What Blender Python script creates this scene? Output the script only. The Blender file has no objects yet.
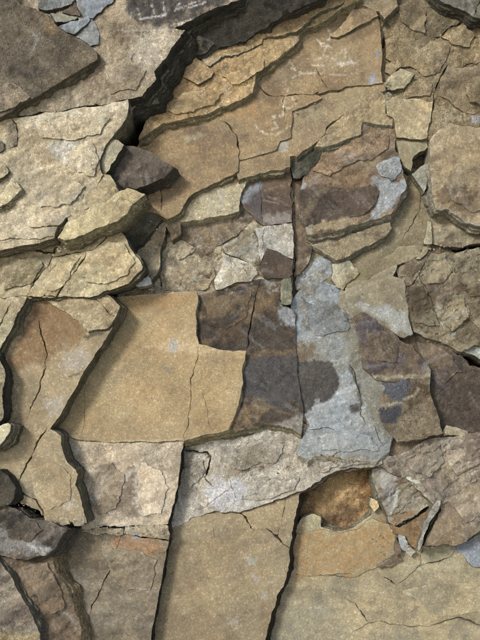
import bpy, math, random
import numpy as np
from mathutils import Vector
from mathutils.geometry import delaunay_2d_cdt

# ------------------------------------------------------------------ camera, sky, sun, exposure
scene = bpy.context.scene
COL = scene.collection
PX = 0.0025            # one picture unit on the cliff plane, in metres
DIST = 1.90            # camera distance to the cliff plane
CZ = 1.60              # height of the camera and of the picture centre above the ground
cam_d = bpy.data.cameras.new("camera")
cam = bpy.data.objects.new("camera", cam_d)
COL.objects.link(cam)
cam.location = (0, -DIST, CZ)
cam.rotation_euler = (math.radians(90), 0, 0)
cam_d.sensor_fit = 'VERTICAL'
cam_d.sensor_height = 36.0
cam_d.lens = 36.0 * DIST / (640 * PX)
cam_d.clip_start = 0.02
cam_d.clip_end = 500
scene.camera = cam

SUN_DIR = Vector((-0.72, -0.84, 0.64)).normalized()     # from the cliff towards the sun
elev = math.asin(SUN_DIR.z)
azim = math.atan2(SUN_DIR.x, SUN_DIR.y)
world = bpy.data.worlds.new("World")
scene.world = world
world.use_nodes = True
wn = world.node_tree
bg = wn.nodes["Background"]
sky = wn.nodes.new("ShaderNodeTexSky")
sky.sky_type = 'NISHITA'
sky.sun_disc = False
sky.sun_elevation = elev
sky.sun_rotation = azim
sky.air_density = 1.0
sky.dust_density = 1.5
sky.ozone_density = 1.0
wn.links.new(sky.outputs[0], bg.inputs[0])
bg.inputs[1].default_value = 0.075
sun_d = bpy.data.lights.new("sun", 'SUN')
sun_d.energy = 1.5
sun_d.angle = math.radians(11)
sun_d.color = (1.0, 0.965, 0.89)
sun = bpy.data.objects.new("sun", sun_d)
COL.objects.link(sun)
sun.rotation_euler = (-SUN_DIR).to_track_quat('-Z', 'Y').to_euler()
sun.location = (-3, -3, 5)

scene.render.engine = 'CYCLES'
scene.cycles.use_denoising = False
scene.cycles.max_bounces = 3
scene.cycles.diffuse_bounces = 3
scene.cycles.glossy_bounces = 1
vs = scene.view_settings
vs.view_transform = 'Standard'
vs.look = 'None'
vs.exposure = 1.23
vs.gamma = 1.0
vs.use_curve_mapping = False

# ------------------------------------------------------------------ numeric helpers
def _hash(ix, iy, seed):
    h = (ix.astype(np.int64) * 374761393 + iy.astype(np.int64) * 668265263 + seed * 974634777) & 0x7fffffff
    h = ((h ^ (h >> 13)) * 1274126177) & 0x7fffffff
    return (h ^ (h >> 16)) & 0xffff

def perlin(x, y, seed=0):
    xi = np.floor(x); yi = np.floor(y)
    xf = x - xi; yf = y - yi
    u = xf * xf * xf * (xf * (xf * 6 - 15) + 10); v = yf * yf * yf * (yf * (yf * 6 - 15) + 10)
    def g(ix, iy, dx, dy):
        a = _hash(ix, iy, seed) * (2 * math.pi / 65536.0)
        return np.cos(a) * dx + np.sin(a) * dy
    n00 = g(xi, yi, xf, yf); n10 = g(xi + 1, yi, xf - 1, yf)
    n01 = g(xi, yi + 1, xf, yf - 1); n11 = g(xi + 1, yi + 1, xf - 1, yf - 1)
    return 1.4 * ((n00 * (1 - u) + n10 * u) * (1 - v) + (n01 * (1 - u) + n11 * u) * v)

def fbm(x, y, s, octv=4, seed=0, gain=0.5):
    x = np.asarray(x, float); y = np.asarray(y, float)
    t = np.zeros_like(x); a = 1.0; f = 1.0 / s
    for o in range(octv):
        t += a * perlin(x * f + 17.3 * o, y * f - 9.1 * o, seed + o)
        a *= gain; f *= 2.03
    return t

def sstep(e0, e1, x):
    t = np.clip((x - e0) / (e1 - e0 + 1e-9), 0, 1)
    return t * t * (3 - 2 * t)

def lin(c):
    c = np.asarray(c, float) / 255.0
    return np.where(c <= 0.04045, c / 12.92, ((c + 0.055) / 1.055) ** 2.4)

def seg_dist(P, A, B, cap=None):
    """distance of points P (n,2) to the nearest of the segments A-B (m,2), exact up to cap"""
    best = np.full(len(P), 1e9 if cap is None else float(cap))
    if not len(P):
        return best
    d = B - A
    L = (d * d).sum(1) + 1e-12
    if cap is None:
        step = max(1, int(2e6 // max(1, len(A))))
        for i in range(0, len(P), step):
            p = P[i:i + step, None, :]
            t = np.clip(((p - A) * d).sum(2) / L, 0, 1)
            q = A + t[..., None] * d
            best[i:i + step] = np.sqrt(((p - q) ** 2).sum(2).min(1))
        return best
    # bin the segments into square cells, test each point against its own neighbourhood only
    cs = cap
    cell = np.floor(P / cs).astype(int)
    order = np.lexsort((cell[:, 1], cell[:, 0]))
    cl = cell[order]
    cut = np.flatnonzero(np.any(np.diff(cl, axis=0) != 0, axis=1)) + 1
    lo = np.minimum(A, B) - cap; hi = np.maximum(A, B) + cap
    for idx in np.split(order, cut):
        c0 = cell[idx[0]] * cs
        m = (lo[:, 0] <= c0[0] + cs) & (hi[:, 0] >= c0[0]) & (lo[:, 1] <= c0[1] + cs) & (hi[:, 1] >= c0[1])
        if not m.any():
            continue
        a = A[m]; dd = d[m]; p = P[idx][:, None, :]
        t = np.clip(((p - a) * dd).sum(2) / L[m], 0, 1)
        q = a + t[..., None] * dd
        best[idx] = np.minimum(best[idx], np.sqrt(((p - q) ** 2).sum(2).min(1)))
    return best

def inside(P, poly):
    x = P[:, 0]; y = P[:, 1]
    r = np.zeros(len(P), bool)
    a = np.asarray(poly, float); b = np.roll(a, -1, 0)
    for (x0, y0), (x1, y1) in zip(a, b):
        if y0 == y1:
            continue
        c = ((y0 > y) != (y1 > y)) & (x < (x1 - x0) * (y - y0) / (y1 - y0) + x0)
        r ^= c
    return r

def fractal(pts, closed, spacing, jag, rng):
    """break a traced line into short, uneven pieces"""
    out = []
    n = len(pts)
    for i in range(n if closed else n - 1):
        a = np.array(pts[i], float); b = np.array(pts[(i + 1) % n], float)
        def rec(p, q, lev):
            L = np.linalg.norm(q - p)
            if L < 4.6 or lev > 8:
                k = max(1, int(round(L / spacing)))
                return [p + (q - p) * (i_ / k) for i_ in range(k)]
            nrm = np.array([-(q - p)[1], (q - p)[0]]) / L
            m = p + (q - p) * rng.uniform(0.4, 0.6) + nrm * rng.gauss(0, 1) * jag * 1.9 * min(L, 26) ** 0.72
            return rec(p, m, lev + 1) + rec(m, q, lev + 1)
        out += rec(a, b, 0)
    if not closed:
        out.append(np.array(pts[-1], float))
    return np.array(out)

# ------------------------------------------------------------------ materials
def rock_material(name, grain, bump, rough=0.9, strata=False, leaf=0.3, patch=1.0):
    m = bpy.data.materials.new(name)
    m.use_nodes = True
    nt = m.node_tree; N = nt.nodes; L = nt.links
    b = N["Principled BSDF"]
    b.inputs["Roughness"].default_value = rough
    b.inputs["Specular IOR Level"].default_value = 0.25
    at = N.new("ShaderNodeAttribute"); at.attribute_name = "Col"
    geo = N.new("ShaderNodeNewGeometry")
    def noise(scale, detail, rg, dist=0.0, vec=None):
        n = N.new("ShaderNodeTexNoise")
        n.inputs["Scale"].default_value = scale
        n.inputs["Detail"].default_value = detail
        n.inputs["Roughness"].default_value = rg
        n.inputs["Distortion"].default_value = dist
        L.new(vec or geo.outputs["Position"], n.inputs["Vector"])
        return n.outputs["Fac"]
    def mrange(src, a, bb, c, d):
        r = N.new("ShaderNodeMapRange")
        r.inputs[1].default_value = a; r.inputs[2].default_value = bb
        r.inputs[3].default_value = c; r.inputs[4].default_value = d
        L.new(src, r.inputs[0]); return r.outputs[0]
    def math_(op, x, y):
        k = N.new("ShaderNodeMath"); k.operation = op
        for i, v in enumerate((x, y)):
            if isinstance(v, (int, float)): k.inputs[i].default_value = v
            else: L.new(v, k.inputs[i])
        return k.outputs[0]
    fine = noise(620, 2, 0.7)
    mid = noise(150, 4, 0.72)
    pale = noise(55, 4, 0.74)
    dusk = noise(38, 5, 0.76)
    # thin spalled leaves: stepped noise
    spall = noise(34, 3, 0.6)
    ds = math_('MULTIPLY', spall, 9.0)
    fr = math_('FRACT', ds, 0.0)
    edge = mrange(fr, 0.86, 1.0, 0.0, 1.0)
    step = math_('ADD', math_('FLOOR', ds, 0.0), edge)
    # sparse hairline cracks
    vo = N.new("ShaderNodeTexVoronoi"); vo.feature = 'DISTANCE_TO_EDGE'; vo.inputs["Scale"].default_value = 15
    wv = N.new("ShaderNodeVectorMath"); wv.operation = 'MULTIPLY_ADD'
    wn_ = N.new("ShaderNodeTexNoise"); wn_.inputs["Scale"].default_value = 22; wn_.inputs["Detail"].default_value = 3
    L.new(geo.outputs["Position"], wn_.inputs["Vector"])
    L.new(wn_.outputs["Color"], wv.inputs[0]); wv.inputs[1].default_value = (0.06, 0.06, 0.06)
    L.new(geo.outputs["Position"], wv.inputs[2]); L.new(wv.outputs[0], vo.inputs["Vector"])
    hm = mrange(noise(9, 1, 0.6), 0.56, 0.64, 0.0, 1.0)
    hair = math_('MULTIPLY', 0.0 if name == 'fine_sandstone' else mrange(vo.outputs["Distance"], 0.0, 0.016, 1.0, 0.0), hm)
    if strata:
        mp = N.new("ShaderNodeMapping"); mp.inputs["Scale"].default_value = (14, 260, 14)
        L.new(geo.outputs["Position"], mp.inputs["Vector"])
        st = noise(1.0, 4, 0.6, 0.5, mp.outputs[0])
    f1 = mrange(fine, 0.30, 0.70, 1 - grain, 1 + grain)
    f2 = mrange(mid, 0.28, 0.72, 0.80, 1.18)
    f3 = math_('MULTIPLY', mrange(pale, 0.53, 0.59, 1.0, 1.0 + 0.26 * patch), mrange(dusk, 0.54, 0.62, 1.0, 1.0 - 0.30 * patch))
    speck = mrange(noise(300, 1, 0.5), 0.64, 0.72, 1.0, 0.55)
    light = mrange(noise(210, 2, 0.6), 0.58, 0.66, 1.0, 1.5)
    al = at.outputs["Alpha"]
    f3 = math_('ADD', 1.0, math_('MULTIPLY', math_('SUBTRACT', f3, 1.0), al))
    f = math_('MULTIPLY', math_('MULTIPLY', f1, f2), math_('MULTIPLY', f3, math_('MULTIPLY', speck, light)))
    if strata:
        f = math_('MULTIPLY', f, mrange(st, 0.3, 0.7, 0.72, 1.2))
    f = math_('MULTIPLY', f, mrange(hair, 0.0, 1.0, 1.0, 0.55))
    h = math_('ADD', math_('MULTIPLY', fine, 0.45), math_('MULTIPLY', mid, 1.0))
    h = math_('ADD', h, math_('MULTIPLY', step, leaf))
    h = math_('SUBTRACT', h, math_('MULTIPLY', hair, 0.5))
    if strata:
        h = math_('ADD', h, math_('MULTIPLY', st, 1.2))
    mix = N.new("ShaderNodeVectorMath"); mix.operation = 'SCALE'
    L.new(at.outputs["Color"], mix.inputs[0]); L.new(f, mix.inputs["Scale"])
    L.new(mix.outputs[0], b.inputs["Base Color"])
    bp = N.new("ShaderNodeBump")
    L.new(math_('MULTIPLY', al, bump), bp.inputs["Strength"])
    bp.inputs["Distance"].default_value = 0.004
    L.new(h, bp.inputs["Height"]); L.new(bp.outputs[0], b.inputs["Normal"])
    return m

MAT = {
    'smooth': rock_material("fine_sandstone", 0.26, 0.8, leaf=0.10, patch=0.55),
    'flaky': rock_material("flaking_sandstone", 0.26, 0.55, leaf=0.45, patch=1.35),
    'rough': rock_material("rough_sandstone", 0.32, 0.75, leaf=0.4, patch=1.2),
    'wall': rock_material("fracture_edge", 0.28, 1.0, 0.93, True, leaf=0.25, patch=1.1),
}

# ------------------------------------------------------------------ slab builder
ALB = 0.80              # picture colour to surface colour
REG = {}
SPEC = {}
STAINS_AND_SHADE = []             # (kind, pts, colour, alpha, soft, warp, breakup, keys)
SP = 1.75               # mesh spacing in picture units

# relief per kind: (broad mm, broad scale, terrace mm, terrace scale, rough mm, rough scale, fine mm)
RELIEF = {
    'smooth': (1.6, 70, 0.0, 30, 0.35, 14, 0.12),
    'flaky': (2.2, 50, 1.5, 34, 0.55, 9, 0.20),
    'rough': (4.0, 42, 1.2, 40, 1.6, 11, 0.35),
}

def terrace(n, k):
    a = n * k
    f = np.floor(a)
    return (f + sstep(0.88, 1.0, a - f)) / k

def stain_shade_mask(P, st):
    kind, pts, colr, alpha, soft, warp, brk, keys = st
    pts = np.array(pts, float)
    lo = pts.min(0) - soft * 2 - warp * 2 - 4; hi = pts.max(0) + soft * 2 + warp * 2 + 4
    m = np.zeros(len(P))
    sel = np.where(((P >= lo) & (P <= hi)).all(1))[0]
    if not len(sel):
        return m
    p = P[sel]
    w = np.stack([fbm(p[:, 0], p[:, 1], 13, 4, 61, 0.6), fbm(p[:, 0], p[:, 1], 13, 4, 83, 0.6)], 1) * warp
    q = p + w
    if kind == 'poly':
        a = pts; b = np.roll(pts, -1, 0)
        d = seg_dist(q, a, b)
        d = np.where(inside(q, pts), -d, d)
        d = d + (0.5 + 0.55 * soft) * fbm(p[:, 0], p[:, 1], 5.0, 4, 43, 0.7)
        k = 1 - sstep(-soft * 0.6, soft * 0.6, d)
    else:
        d = seg_dist(q, pts[:-1], pts[1:])
        d = d + 0.35 * soft * fbm(p[:, 0], p[:, 1], 4.0, 3, 43, 0.7)
        k = 1 - sstep(soft * 0.4, soft, d)
    if brk > 0:
        n = fbm(p[:, 0], p[:, 1], 9, 4, 29, 0.65) * 0.5 + 0.5
        k = k * (1 - brk * sstep(0.40, 0.75, n))
    m[sel] = k * alpha
    return m

def slab_mesh(key, pts, d, th, skew, col, c2, mixv, kind, tilt, wallc, cracks, jag, chip, spacing, rscale, dome, tr=1.0, ledge=1.0, rkey=None, rcen=None):
    rng = random.Random(hash_str(key))
    seed = hash_str(key) % 900
    out = fractal(pts, True, spacing, jag, rng)
    keep = np.linalg.norm(out - np.roll(out, 1, 0), axis=1) > 0.25
    out = out[keep]
    area2 = np.sum(out[:, 0] * np.roll(out[:, 1], -1) - np.roll(out[:, 0], -1) * out[:, 1])
    if area2 < 0:
        out = out[::-1].copy()
    n = len(out)
    s_ = np.concatenate([[0], np.cumsum(np.linalg.norm(out - np.roll(out, 1, 0), axis=1))[1:]])
    tg0 = np.roll(out, -1, 0) - np.roll(out, 1, 0)
    tg0 /= np.linalg.norm(tg0, axis=1)[:, None] + 1e-9
    nk = np.maximum(0, np.round(perlin(s_ / 9.0, s_ * 0 + 0.37, seed + 101) * 3) / 3 - 0.25) * 1.6 * min(1.0, jag / .035)
    nk = nk * min(1.0, math.sqrt(abs(area2)) / 60)
    out = out - np.stack([tg0[:, 1], -tg0[:, 0]], 1) * nk[:, None]
    lo = out.min(0); hi = out.max(0); cen = (lo + hi) / 2
    gx = np.arange(lo[0], hi[0], spacing); gy = np.arange(lo[1], hi[1], spacing * 0.866)
    X, Y = np.meshgrid(gx, gy)
    X = X + (np.arange(len(gy)) % 2)[:, None] * spacing * 0.5
    G = np.stack([X.ravel(), Y.ravel()], 1)
    nr = np.random.default_rng(seed)
    G = G + nr.uniform(-0.28, 0.28, G.shape) * spacing
    G = G[inside(G, out)]
    A, B = out, np.roll(out, -1, 0)
    if len(G):
        G = G[seg_dist(G, A, B, 8.0) > spacing * 0.55]
    V = [tuple(p) for p in out]
    E = []
    cinfo = []
    for ck in cracks:
        cp, cw, cd = ck
        line = fractal(cp, False, 2.0, 0.07, rng)
        m = len(line)
        if m < 2:
            continue
        tg = np.gradient(line, axis=0)
        tg /= np.linalg.norm(tg, axis=1)[:, None] + 1e-9
        nm = np.stack([-tg[:, 1], tg[:, 0]], 1)
        s = np.linspace(0, 1, m)
        wv = cw * 0.5 * np.clip(np.minimum(s, 1 - s) * 6 + 0.25, 0, 1) * np.clip(0.85 + 1.0 * perlin(s * 9 + 3.1, s * 0 + 0.5, seed), 0.3, 1.7)
        wv = np.maximum(wv, 0.16)
        l = line + nm * wv[:, None]; r = line - nm * wv[:, None]
        if len(G):
            G = G[seg_dist(G, line[:-1], line[1:], 8.0) > wv.max() + 0.45]
        cinfo.append((line, wv, cd))
        for arr in (l, line, r):
            prev = None
            ins = inside(arr, out) & (seg_dist(arr, A, B, 8.0) > 0.25)
            for q, ok in zip(arr, ins):
                if not ok:
                    prev = None
                    continue
                V.append(tuple(q))
                if prev is not None:
                    E.append((prev, len(V) - 1))
                prev = len(V) - 1
    V += [tuple(p) for p in G]
    res = delaunay_2d_cdt([Vector(p) for p in V], E, [list(range(n))], 1, 1e-4, False)
    P = np.array([(p[0], p[1]) for p in res[0]])
    T = np.array([f for f in res[2] if len(f) == 3], int)
    c = P[T].mean(1)
    T = T[inside(c, out)]
    a_ = P[T[:, 1]] - P[T[:, 0]]; b_ = P[T[:, 2]] - P[T[:, 0]]
    crs = a_[:, 0] * b_[:, 1] - a_[:, 1] * b_[:, 0]
    T[crs < 0] = T[crs < 0][:, ::-1]
    T = T[np.abs(crs) > 1e-6]

    R = RELIEF[kind]
    rseed = hash_str(rkey) % 900 if rkey else seed
    ox = rseed * 37.0
    tcen = cen if rcen is None else np.array(rcen)
    def relief(Q):
        u, v = Q[:, 0] + ox, Q[:, 1] - ox
        h = R[0] * fbm(u, v, R[1], 2, rseed + 3)
        tn = None
        if R[2] > 0:
            tn = fbm((u * 0.84 - v * 0.54) * 0.5, u * 0.54 + v * 0.84, R[3], 5, rseed + 11, 0.52)
            h = h + R[2] * tr * 2.2 * terrace(tn, 3.4)
        h = h + R[4] * fbm(u, v, R[5], 3, rseed + 23) + R[6] * fbm(u, v, 3.2, 2, rseed + 31)
        return h * 0.1 * rscale, tn
    def surf(Q, edge=True):
        h, tn = relief(Q)
        h = h + d + tilt[0] * (Q[:, 0] - tcen[0]) * 0.01 + tilt[1] * (Q[:, 1] - tcen[1]) * 0.01
        de = seg_dist(Q, A, B, None if dome else 14.0)
        nn = fbm(Q[:, 0], Q[:, 1], 8, 2, seed + 47) * 0.5 + 0.5
        h = h - chip * 0.1 * np.exp(-de / (0.8 + 2.2 * nn)) * (0.3 + 1.2 * nn)
        if dome:
            half = (hi - lo).min() * 0.5
            h = h + dome * (sstep(0, half, de) - 1)
        return h, tn, de
    H, tn, de = surf(P)
    for line, wv, cd in cinfo:
        dcl = seg_dist(P, line[:-1], line[1:], 6.0)
        near = np.flatnonzero(dcl < 5.0)
        if len(near):
            ii = ((P[near, None, :] - line[None]) ** 2).sum(2).argmin(1)
            H[near] = H[near] - 1.6 * cd * np.clip(1 - dcl[near] / (wv[ii] * 0.97), 0, 1) ** 0.45
    # colours
    u, v = P[:, 0], P[:, 1]
    base = np.repeat(lin(col)[None], len(P), 0)
    if c2 is not None:
        if tn is not None:
            mm = sstep(-0.12, 0.12, terrace(tn, 3.4) - 0.1 + 0.25 * fbm(u, v, 15, 4, seed + 5, 0.6) + (mixv - 0.5))
        else:
            mm = sstep(-0.35, 0.35, fbm(u + ox, v, 38, 5, seed + 7, 0.6) + (mixv - 0.5) * 1.6)
        base = base * (1 - mm[:, None]) + lin(c2)[None] * mm[:, None]
    an = rng.uniform(-0.95, 0.15) + (math.pi / 2 if rng.random() < 0.3 else 0)
    su = (u * math.cos(an) + v * math.sin(an)) / 8.0; sv = -u * math.sin(an) + v * math.cos(an)
    sk_ = fbm(su + ox, sv, 9, 4, seed + 37, 0.6)
    veins = sstep(0.42, 0.62, fbm(su * 1.4 - ox, sv * 1.1, 12, 4, seed + 39, 0.6)) * {'smooth': 0.10, 'flaky': 0.30, 'rough': 0.05}[kind]
    base = base * (1 + (0.10 if kind == 'smooth' else 0.20) * sk_)[:, None]
    base = base * (1 - veins[:, None]) + np.minimum(base * 0.55 + 0.26, 0.6) * veins[:, None]
    lum = 1 + 0.13 * fbm(u, v, 60, 3, seed + 9) + 0.10 * fbm(u, v, 7, 3, seed + 19, 0.7)
    hue = 0.05 * fbm(u, v, 45, 3, seed + 27)
    base = base * lum[:, None] * np.stack([1 + hue, np.ones_like(hue), 1 - hue * 1.4], 1)
    for st in STAINS_AND_SHADE:
        if st[7] is not None and key not in st[7]:
            continue
        k = stain_shade_mask(P, st)
        if k.any():
            t = lin(st[2])[None] * (1 + 0.10 * fbm(u, v, 7, 3, seed + 19, 0.7))[:, None]
            base = base * (1 - k[:, None]) + t * k[:, None]
    # lit rim line, painted as paler colour along the broken edge
    er = np.exp(-de / 1.0) * sstep(0.35, 0.75, fbm(u, v, 10, 2, seed + 71) * 0.5 + 0.55) * 0.38
    base = base * (1 - er[:, None]) + np.minimum(base * 1.5 + 0.03, 0.62) * er[:, None]

    # side walls
    Hr, _, _ = surf(out)
    ext = math.hypot(*skew) + th * 1.3
    arc = np.concatenate([[0], np.cumsum(np.linalg.norm(B - A, axis=1))[:-1]])
    tg = np.roll(out, -1, 0) - np.roll(out, 1, 0)
    tg /= np.linalg.norm(tg, axis=1)[:, None] + 1e-9
    onrm = np.stack([tg[:, 1], -tg[:, 0]], 1)
    for _ in range(2):
        onrm = onrm + np.roll(onrm, 1, 0) + np.roll(onrm, -1, 0)
        onrm /= np.linalg.norm(onrm, axis=1)[:, None] + 1e-9
    WV = []; WH = []; WC = []
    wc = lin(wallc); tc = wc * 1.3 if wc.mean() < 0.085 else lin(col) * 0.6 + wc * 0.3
    sk = np.array(skew, float)
    nl = int(max(1, min(4, round(th / 0.75))))
    cuts = [0.0] + sorted(min(.92, max(.1, (i + rng.uniform(-.35, .35)) / nl)) for i in range(1, nl)) + [1.0]
    amp = ledge * 3.3 * min(1.0, math.sqrt(abs(area2) / 2) / 90)
    o_ = np.zeros(n)
    wl = [rng.uniform(.75, 1.25) for _ in range(nl + 1)]
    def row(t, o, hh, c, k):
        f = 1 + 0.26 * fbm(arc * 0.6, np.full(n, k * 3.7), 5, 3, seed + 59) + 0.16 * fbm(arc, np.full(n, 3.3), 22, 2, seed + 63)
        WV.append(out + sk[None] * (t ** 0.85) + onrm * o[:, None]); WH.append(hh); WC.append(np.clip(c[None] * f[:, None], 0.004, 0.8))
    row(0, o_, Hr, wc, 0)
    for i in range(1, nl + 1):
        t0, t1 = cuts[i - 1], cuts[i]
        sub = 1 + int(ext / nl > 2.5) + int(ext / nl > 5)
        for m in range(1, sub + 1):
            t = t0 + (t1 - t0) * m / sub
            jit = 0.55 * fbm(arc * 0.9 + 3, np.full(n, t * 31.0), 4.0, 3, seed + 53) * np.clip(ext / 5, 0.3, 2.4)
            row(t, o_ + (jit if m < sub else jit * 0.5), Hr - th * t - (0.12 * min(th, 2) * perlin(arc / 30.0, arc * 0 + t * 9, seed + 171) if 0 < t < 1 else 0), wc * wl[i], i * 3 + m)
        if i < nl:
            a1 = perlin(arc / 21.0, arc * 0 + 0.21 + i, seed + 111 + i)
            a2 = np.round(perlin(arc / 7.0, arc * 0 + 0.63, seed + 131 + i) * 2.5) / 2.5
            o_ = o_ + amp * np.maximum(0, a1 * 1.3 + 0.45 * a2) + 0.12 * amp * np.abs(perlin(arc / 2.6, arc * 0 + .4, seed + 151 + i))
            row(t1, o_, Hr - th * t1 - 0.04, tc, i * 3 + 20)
    nrow = len(WV) + 1
    WV.append(WV[-1]); WH.append(np.minimum(WH[-1], -7.0)); WC.append(WC[-1])
    WV = np.concatenate(WV); WH = np.concatenate(WH); WC = np.concatenate(WC)
    i0 = len(P)
    idx = np.arange(n); j = (idx + 1) % n
    Q4 = []
    for r in range(nrow - 1):
        a0 = i0 + r * n
        Q4.append(np.stack([a0 + idx, a0 + n + idx, a0 + n + j, a0 + j], 1))
    Q4 = np.concatenate(Q4)
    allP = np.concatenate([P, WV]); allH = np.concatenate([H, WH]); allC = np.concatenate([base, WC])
    s = PX * (DIST - d * 0.01) / DIST
    xyz = np.stack([(allP[:, 0] - 240) * s, -allH * 0.01, CZ - (allP[:, 1] - 320) * s], 1)
    gf = {'smooth': 0.45, 'flaky': 0.85, 'rough': 1.0}[kind] * rng.uniform(0.6, 1.25)
    allC = desat(allC, 0.23) ** 1.17 * 1.16
    slab_mesh.grain = gf
    return xyz, T, Q4, allC * ALB * np.array([0.965, 1.0, 1.02]), cen, s

def desat(c, k=0.13):
    y = c @ np.array([0.25, 0.62, 0.13])
    return c * (1 - k) + y[:, None] * k

def hash_str(t):
    h = 7
    for ch in t:
        h = (h * 131 + ord(ch)) % 1000003
    return h

def make_mesh(name, xyz, T, Q4, C, mats, grain=1.0):
    me = bpy.data.meshes.new(name)
    nt, nq = len(T), len(Q4)
    me.vertices.add(len(xyz)); me.vertices.foreach_set("co", xyz.astype(np.float32).ravel())
    me.loops.add(nt * 3 + nq * 4)
    me.loops.foreach_set("vertex_index", np.concatenate([T.ravel(), Q4.ravel()]).astype(np.int32))
    me.polygons.add(nt + nq)
    st = np.concatenate([np.arange(nt) * 3, nt * 3 + np.arange(nq) * 4]).astype(np.int32)
    me.polygons.foreach_set("loop_start", st)
    me.polygons.foreach_set("material_index", np.concatenate([np.zeros(nt), np.ones(nq)]).astype(np.int32))
    me.polygons.foreach_set("use_smooth", np.ones(nt + nq, bool))
    for m in mats:
        me.materials.append(m)
    at = me.attributes.new("Col", 'FLOAT_COLOR', 'POINT')
    at.data.foreach_set("color", np.concatenate([np.clip(C, 0.003, 0.85), np.full((len(C), 1), grain)], 1).astype(np.float32).ravel())
    me.update(calc_edges=True)
    me.validate()
    me.set_sharp_from_angle(angle=math.radians(38))
    return me

WALL = (130, 122, 100)
def slab(key, name, pts, d, th, skew=(0, 0), col=(160, 145, 115), c2=None, mix=0.5, kind='flaky', tilt=(0, 0), wall=WALL,
         cracks=(), jag=0.055, chip=1.0, label=None, cat=None, parent=None, group=None, spacing=None, rs=1.0, dome=0.0, tr=1.0, ledge=1.0, rkey=None, rcen=None):
    xyz, T, Q4, C, cen, s = slab_mesh(key, pts, d, th, skew, col, c2, mix, kind, tilt, wall, cracks, jag, chip, spacing or SP, rs, dome, tr, ledge, rkey, rcen)
    loc = np.array([(cen[0] - 240) * s, -d * 0.01, CZ - (cen[1] - 320) * s])
    xyz = xyz - loc
    pa = np.array(pts, float)
    area = abs(np.sum(pa[:, 0] * np.roll(pa[:, 1], -1) - np.roll(pa[:, 0], -1) * pa[:, 1])) / 2
    if parent or area < 260:
        o = bpy.data.objects.new(name, make_mesh(name, xyz, T, Q4, C, [MAT[kind], MAT['wall']], slab_mesh.grain))
        COL.objects.link(o)
    else:
        # a plate is its weathered face plus the broken edge round it
        o = bpy.data.objects.new(name, None)
        o.empty_display_size = 0.03
        COL.objects.link(o)
        nt = int(Q4.min())
        f = bpy.data.objects.new("weathered_face", make_mesh("weathered_face", xyz[:nt], T, Q4[:0], C[:nt], [MAT[kind]], slab_mesh.grain))
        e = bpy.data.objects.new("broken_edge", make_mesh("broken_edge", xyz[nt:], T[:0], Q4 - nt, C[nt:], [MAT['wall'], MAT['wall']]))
        for ch in (f, e):
            COL.objects.link(ch); ch.parent = o
    if parent:
        o.parent = REG[parent]
        o.location = Vector(loc) - REG[parent].location
    else:
        o.location = loc
        if cat: o["category"] = cat
    if label: o["label"] = label
    if group: o["group"] = group
    REG[key] = o
    SPEC[key] = dict(d=d, col=col, c2=c2, kind=kind, tilt=tilt, wall=wall, rs=rs, tr=tr, cen=tuple(cen), mix=mix)
    return o

def flake(parent, pts, dz=0.45, shade=1.0, cracks=(), label=None):
    # a thin leaf of rock still attached to the face of a plate, parallel to it
    S = SPEC[parent]
    flake.n += 1
    c = tuple(min(235, x * shade) for x in S['col']); c2 = None if S['c2'] is None else tuple(min(235, x * shade) for x in S['c2'])
    return slab('flake%d' % flake.n, 'flake', pts, S['d'] + dz, dz + 0.3, (0.3, 0.5), c, c2, S['mix'], S['kind'], S['tilt'], S['wall'], cracks, 0.075, 0.7,
                parent=parent, label=label, rs=S['rs'], tr=S['tr'], ledge=0, rkey=parent, rcen=S['cen'])
flake.n = 0

def stain_or_shade(pts, col, alpha=0.8, soft=3, warp=3, brk=0.0, keys=None):
    STAINS_AND_SHADE.append(('poly', pts, col, alpha, soft, warp, brk, keys))
def streak(pts, col, alpha=0.8, width=1.2, warp=0.6, brk=0.3, keys=None):
    STAINS_AND_SHADE.append(('line', pts, col, alpha, width, warp, brk, keys))

# ------------------------------------------------------------------ stains, patina, scratches and some painted shade on the rock
PURP = (78, 70, 72); BLUE = (150, 156, 160); WHITE = (196, 190, 178); RUST = (150, 104, 58); DARK = (84, 74, 64)
# upper left plates
stain_or_shade([(124, -2), (150, -12), (240, -20), (222, 4), (196, 17), (172, 26), (150, 25), (134, 22), (126, 10)], (74, 70, 72), .92, 3, 6, .25, ['B1'])
stain_or_shade([(112, 24), (128, 24), (142, 30), (140, 42), (124, 46), (110, 40)], (112, 92, 72), .7, 6, 4, .2, ['B1'])
stain_or_shade([(132, 34), (172, 30), (180, 36), (160, 60), (148, 72), (128, 70)], (190, 180, 160), .6, 7, 4, .3, ['B1'])
stain_or_shade([(96, 62), (108, 60), (106, 96), (94, 98), (84, 90)], (138, 118, 98), .5, 6, 4, .2, ['B1'])
streak([(134, 54), (130, 63), (126, 74)], (70, 64, 58), .8, .9, .4, .1, ['B1'])
for l in ([(138, 9), (140, 19), (152, 17), (165, 15), (163, 3)], [(152, 5), (154, 16)], [(140, 19), (166, 14)], [(174, 10), (190, 4), (200, 1)], [(180, 3), (176, 8)],
          [(188, 8), (205, 3)], [(132, 12), (130, 18)], [(170, 26), (185, 22), (196, 16)]):
    streak(l, (184, 178, 172), .9, .95, .3, .15, ['B1'])
streak([(118, 30), (150, 30), (176, 29)], (190, 182, 168), .6, 1.6, 1.5, .4, ['B1'])
streak([(108, 52), (106, 70), (102, 92)], (178, 166, 142), .6, 2.2, 1.5, .4, ['B1'])
stain_or_shade([(52, 132), (66, 126), (76, 140), (70, 160), (58, 165), (52, 148)], (198, 194, 186), .7, 5, 9, .5, ['B2'])
stain_or_shade([(20, 118), (60, 113), (100, 108), (128, 101), (128, 108), (90, 116), (40, 124), (20, 128)], (200, 190, 168), .6, 5, 3, .4, ['B2'])
stain_or_shade([(8, 120), (17, 120), (18, 146), (6, 150)], (112, 104, 92), .6, 2, 3, .4, ['B2'])
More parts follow.
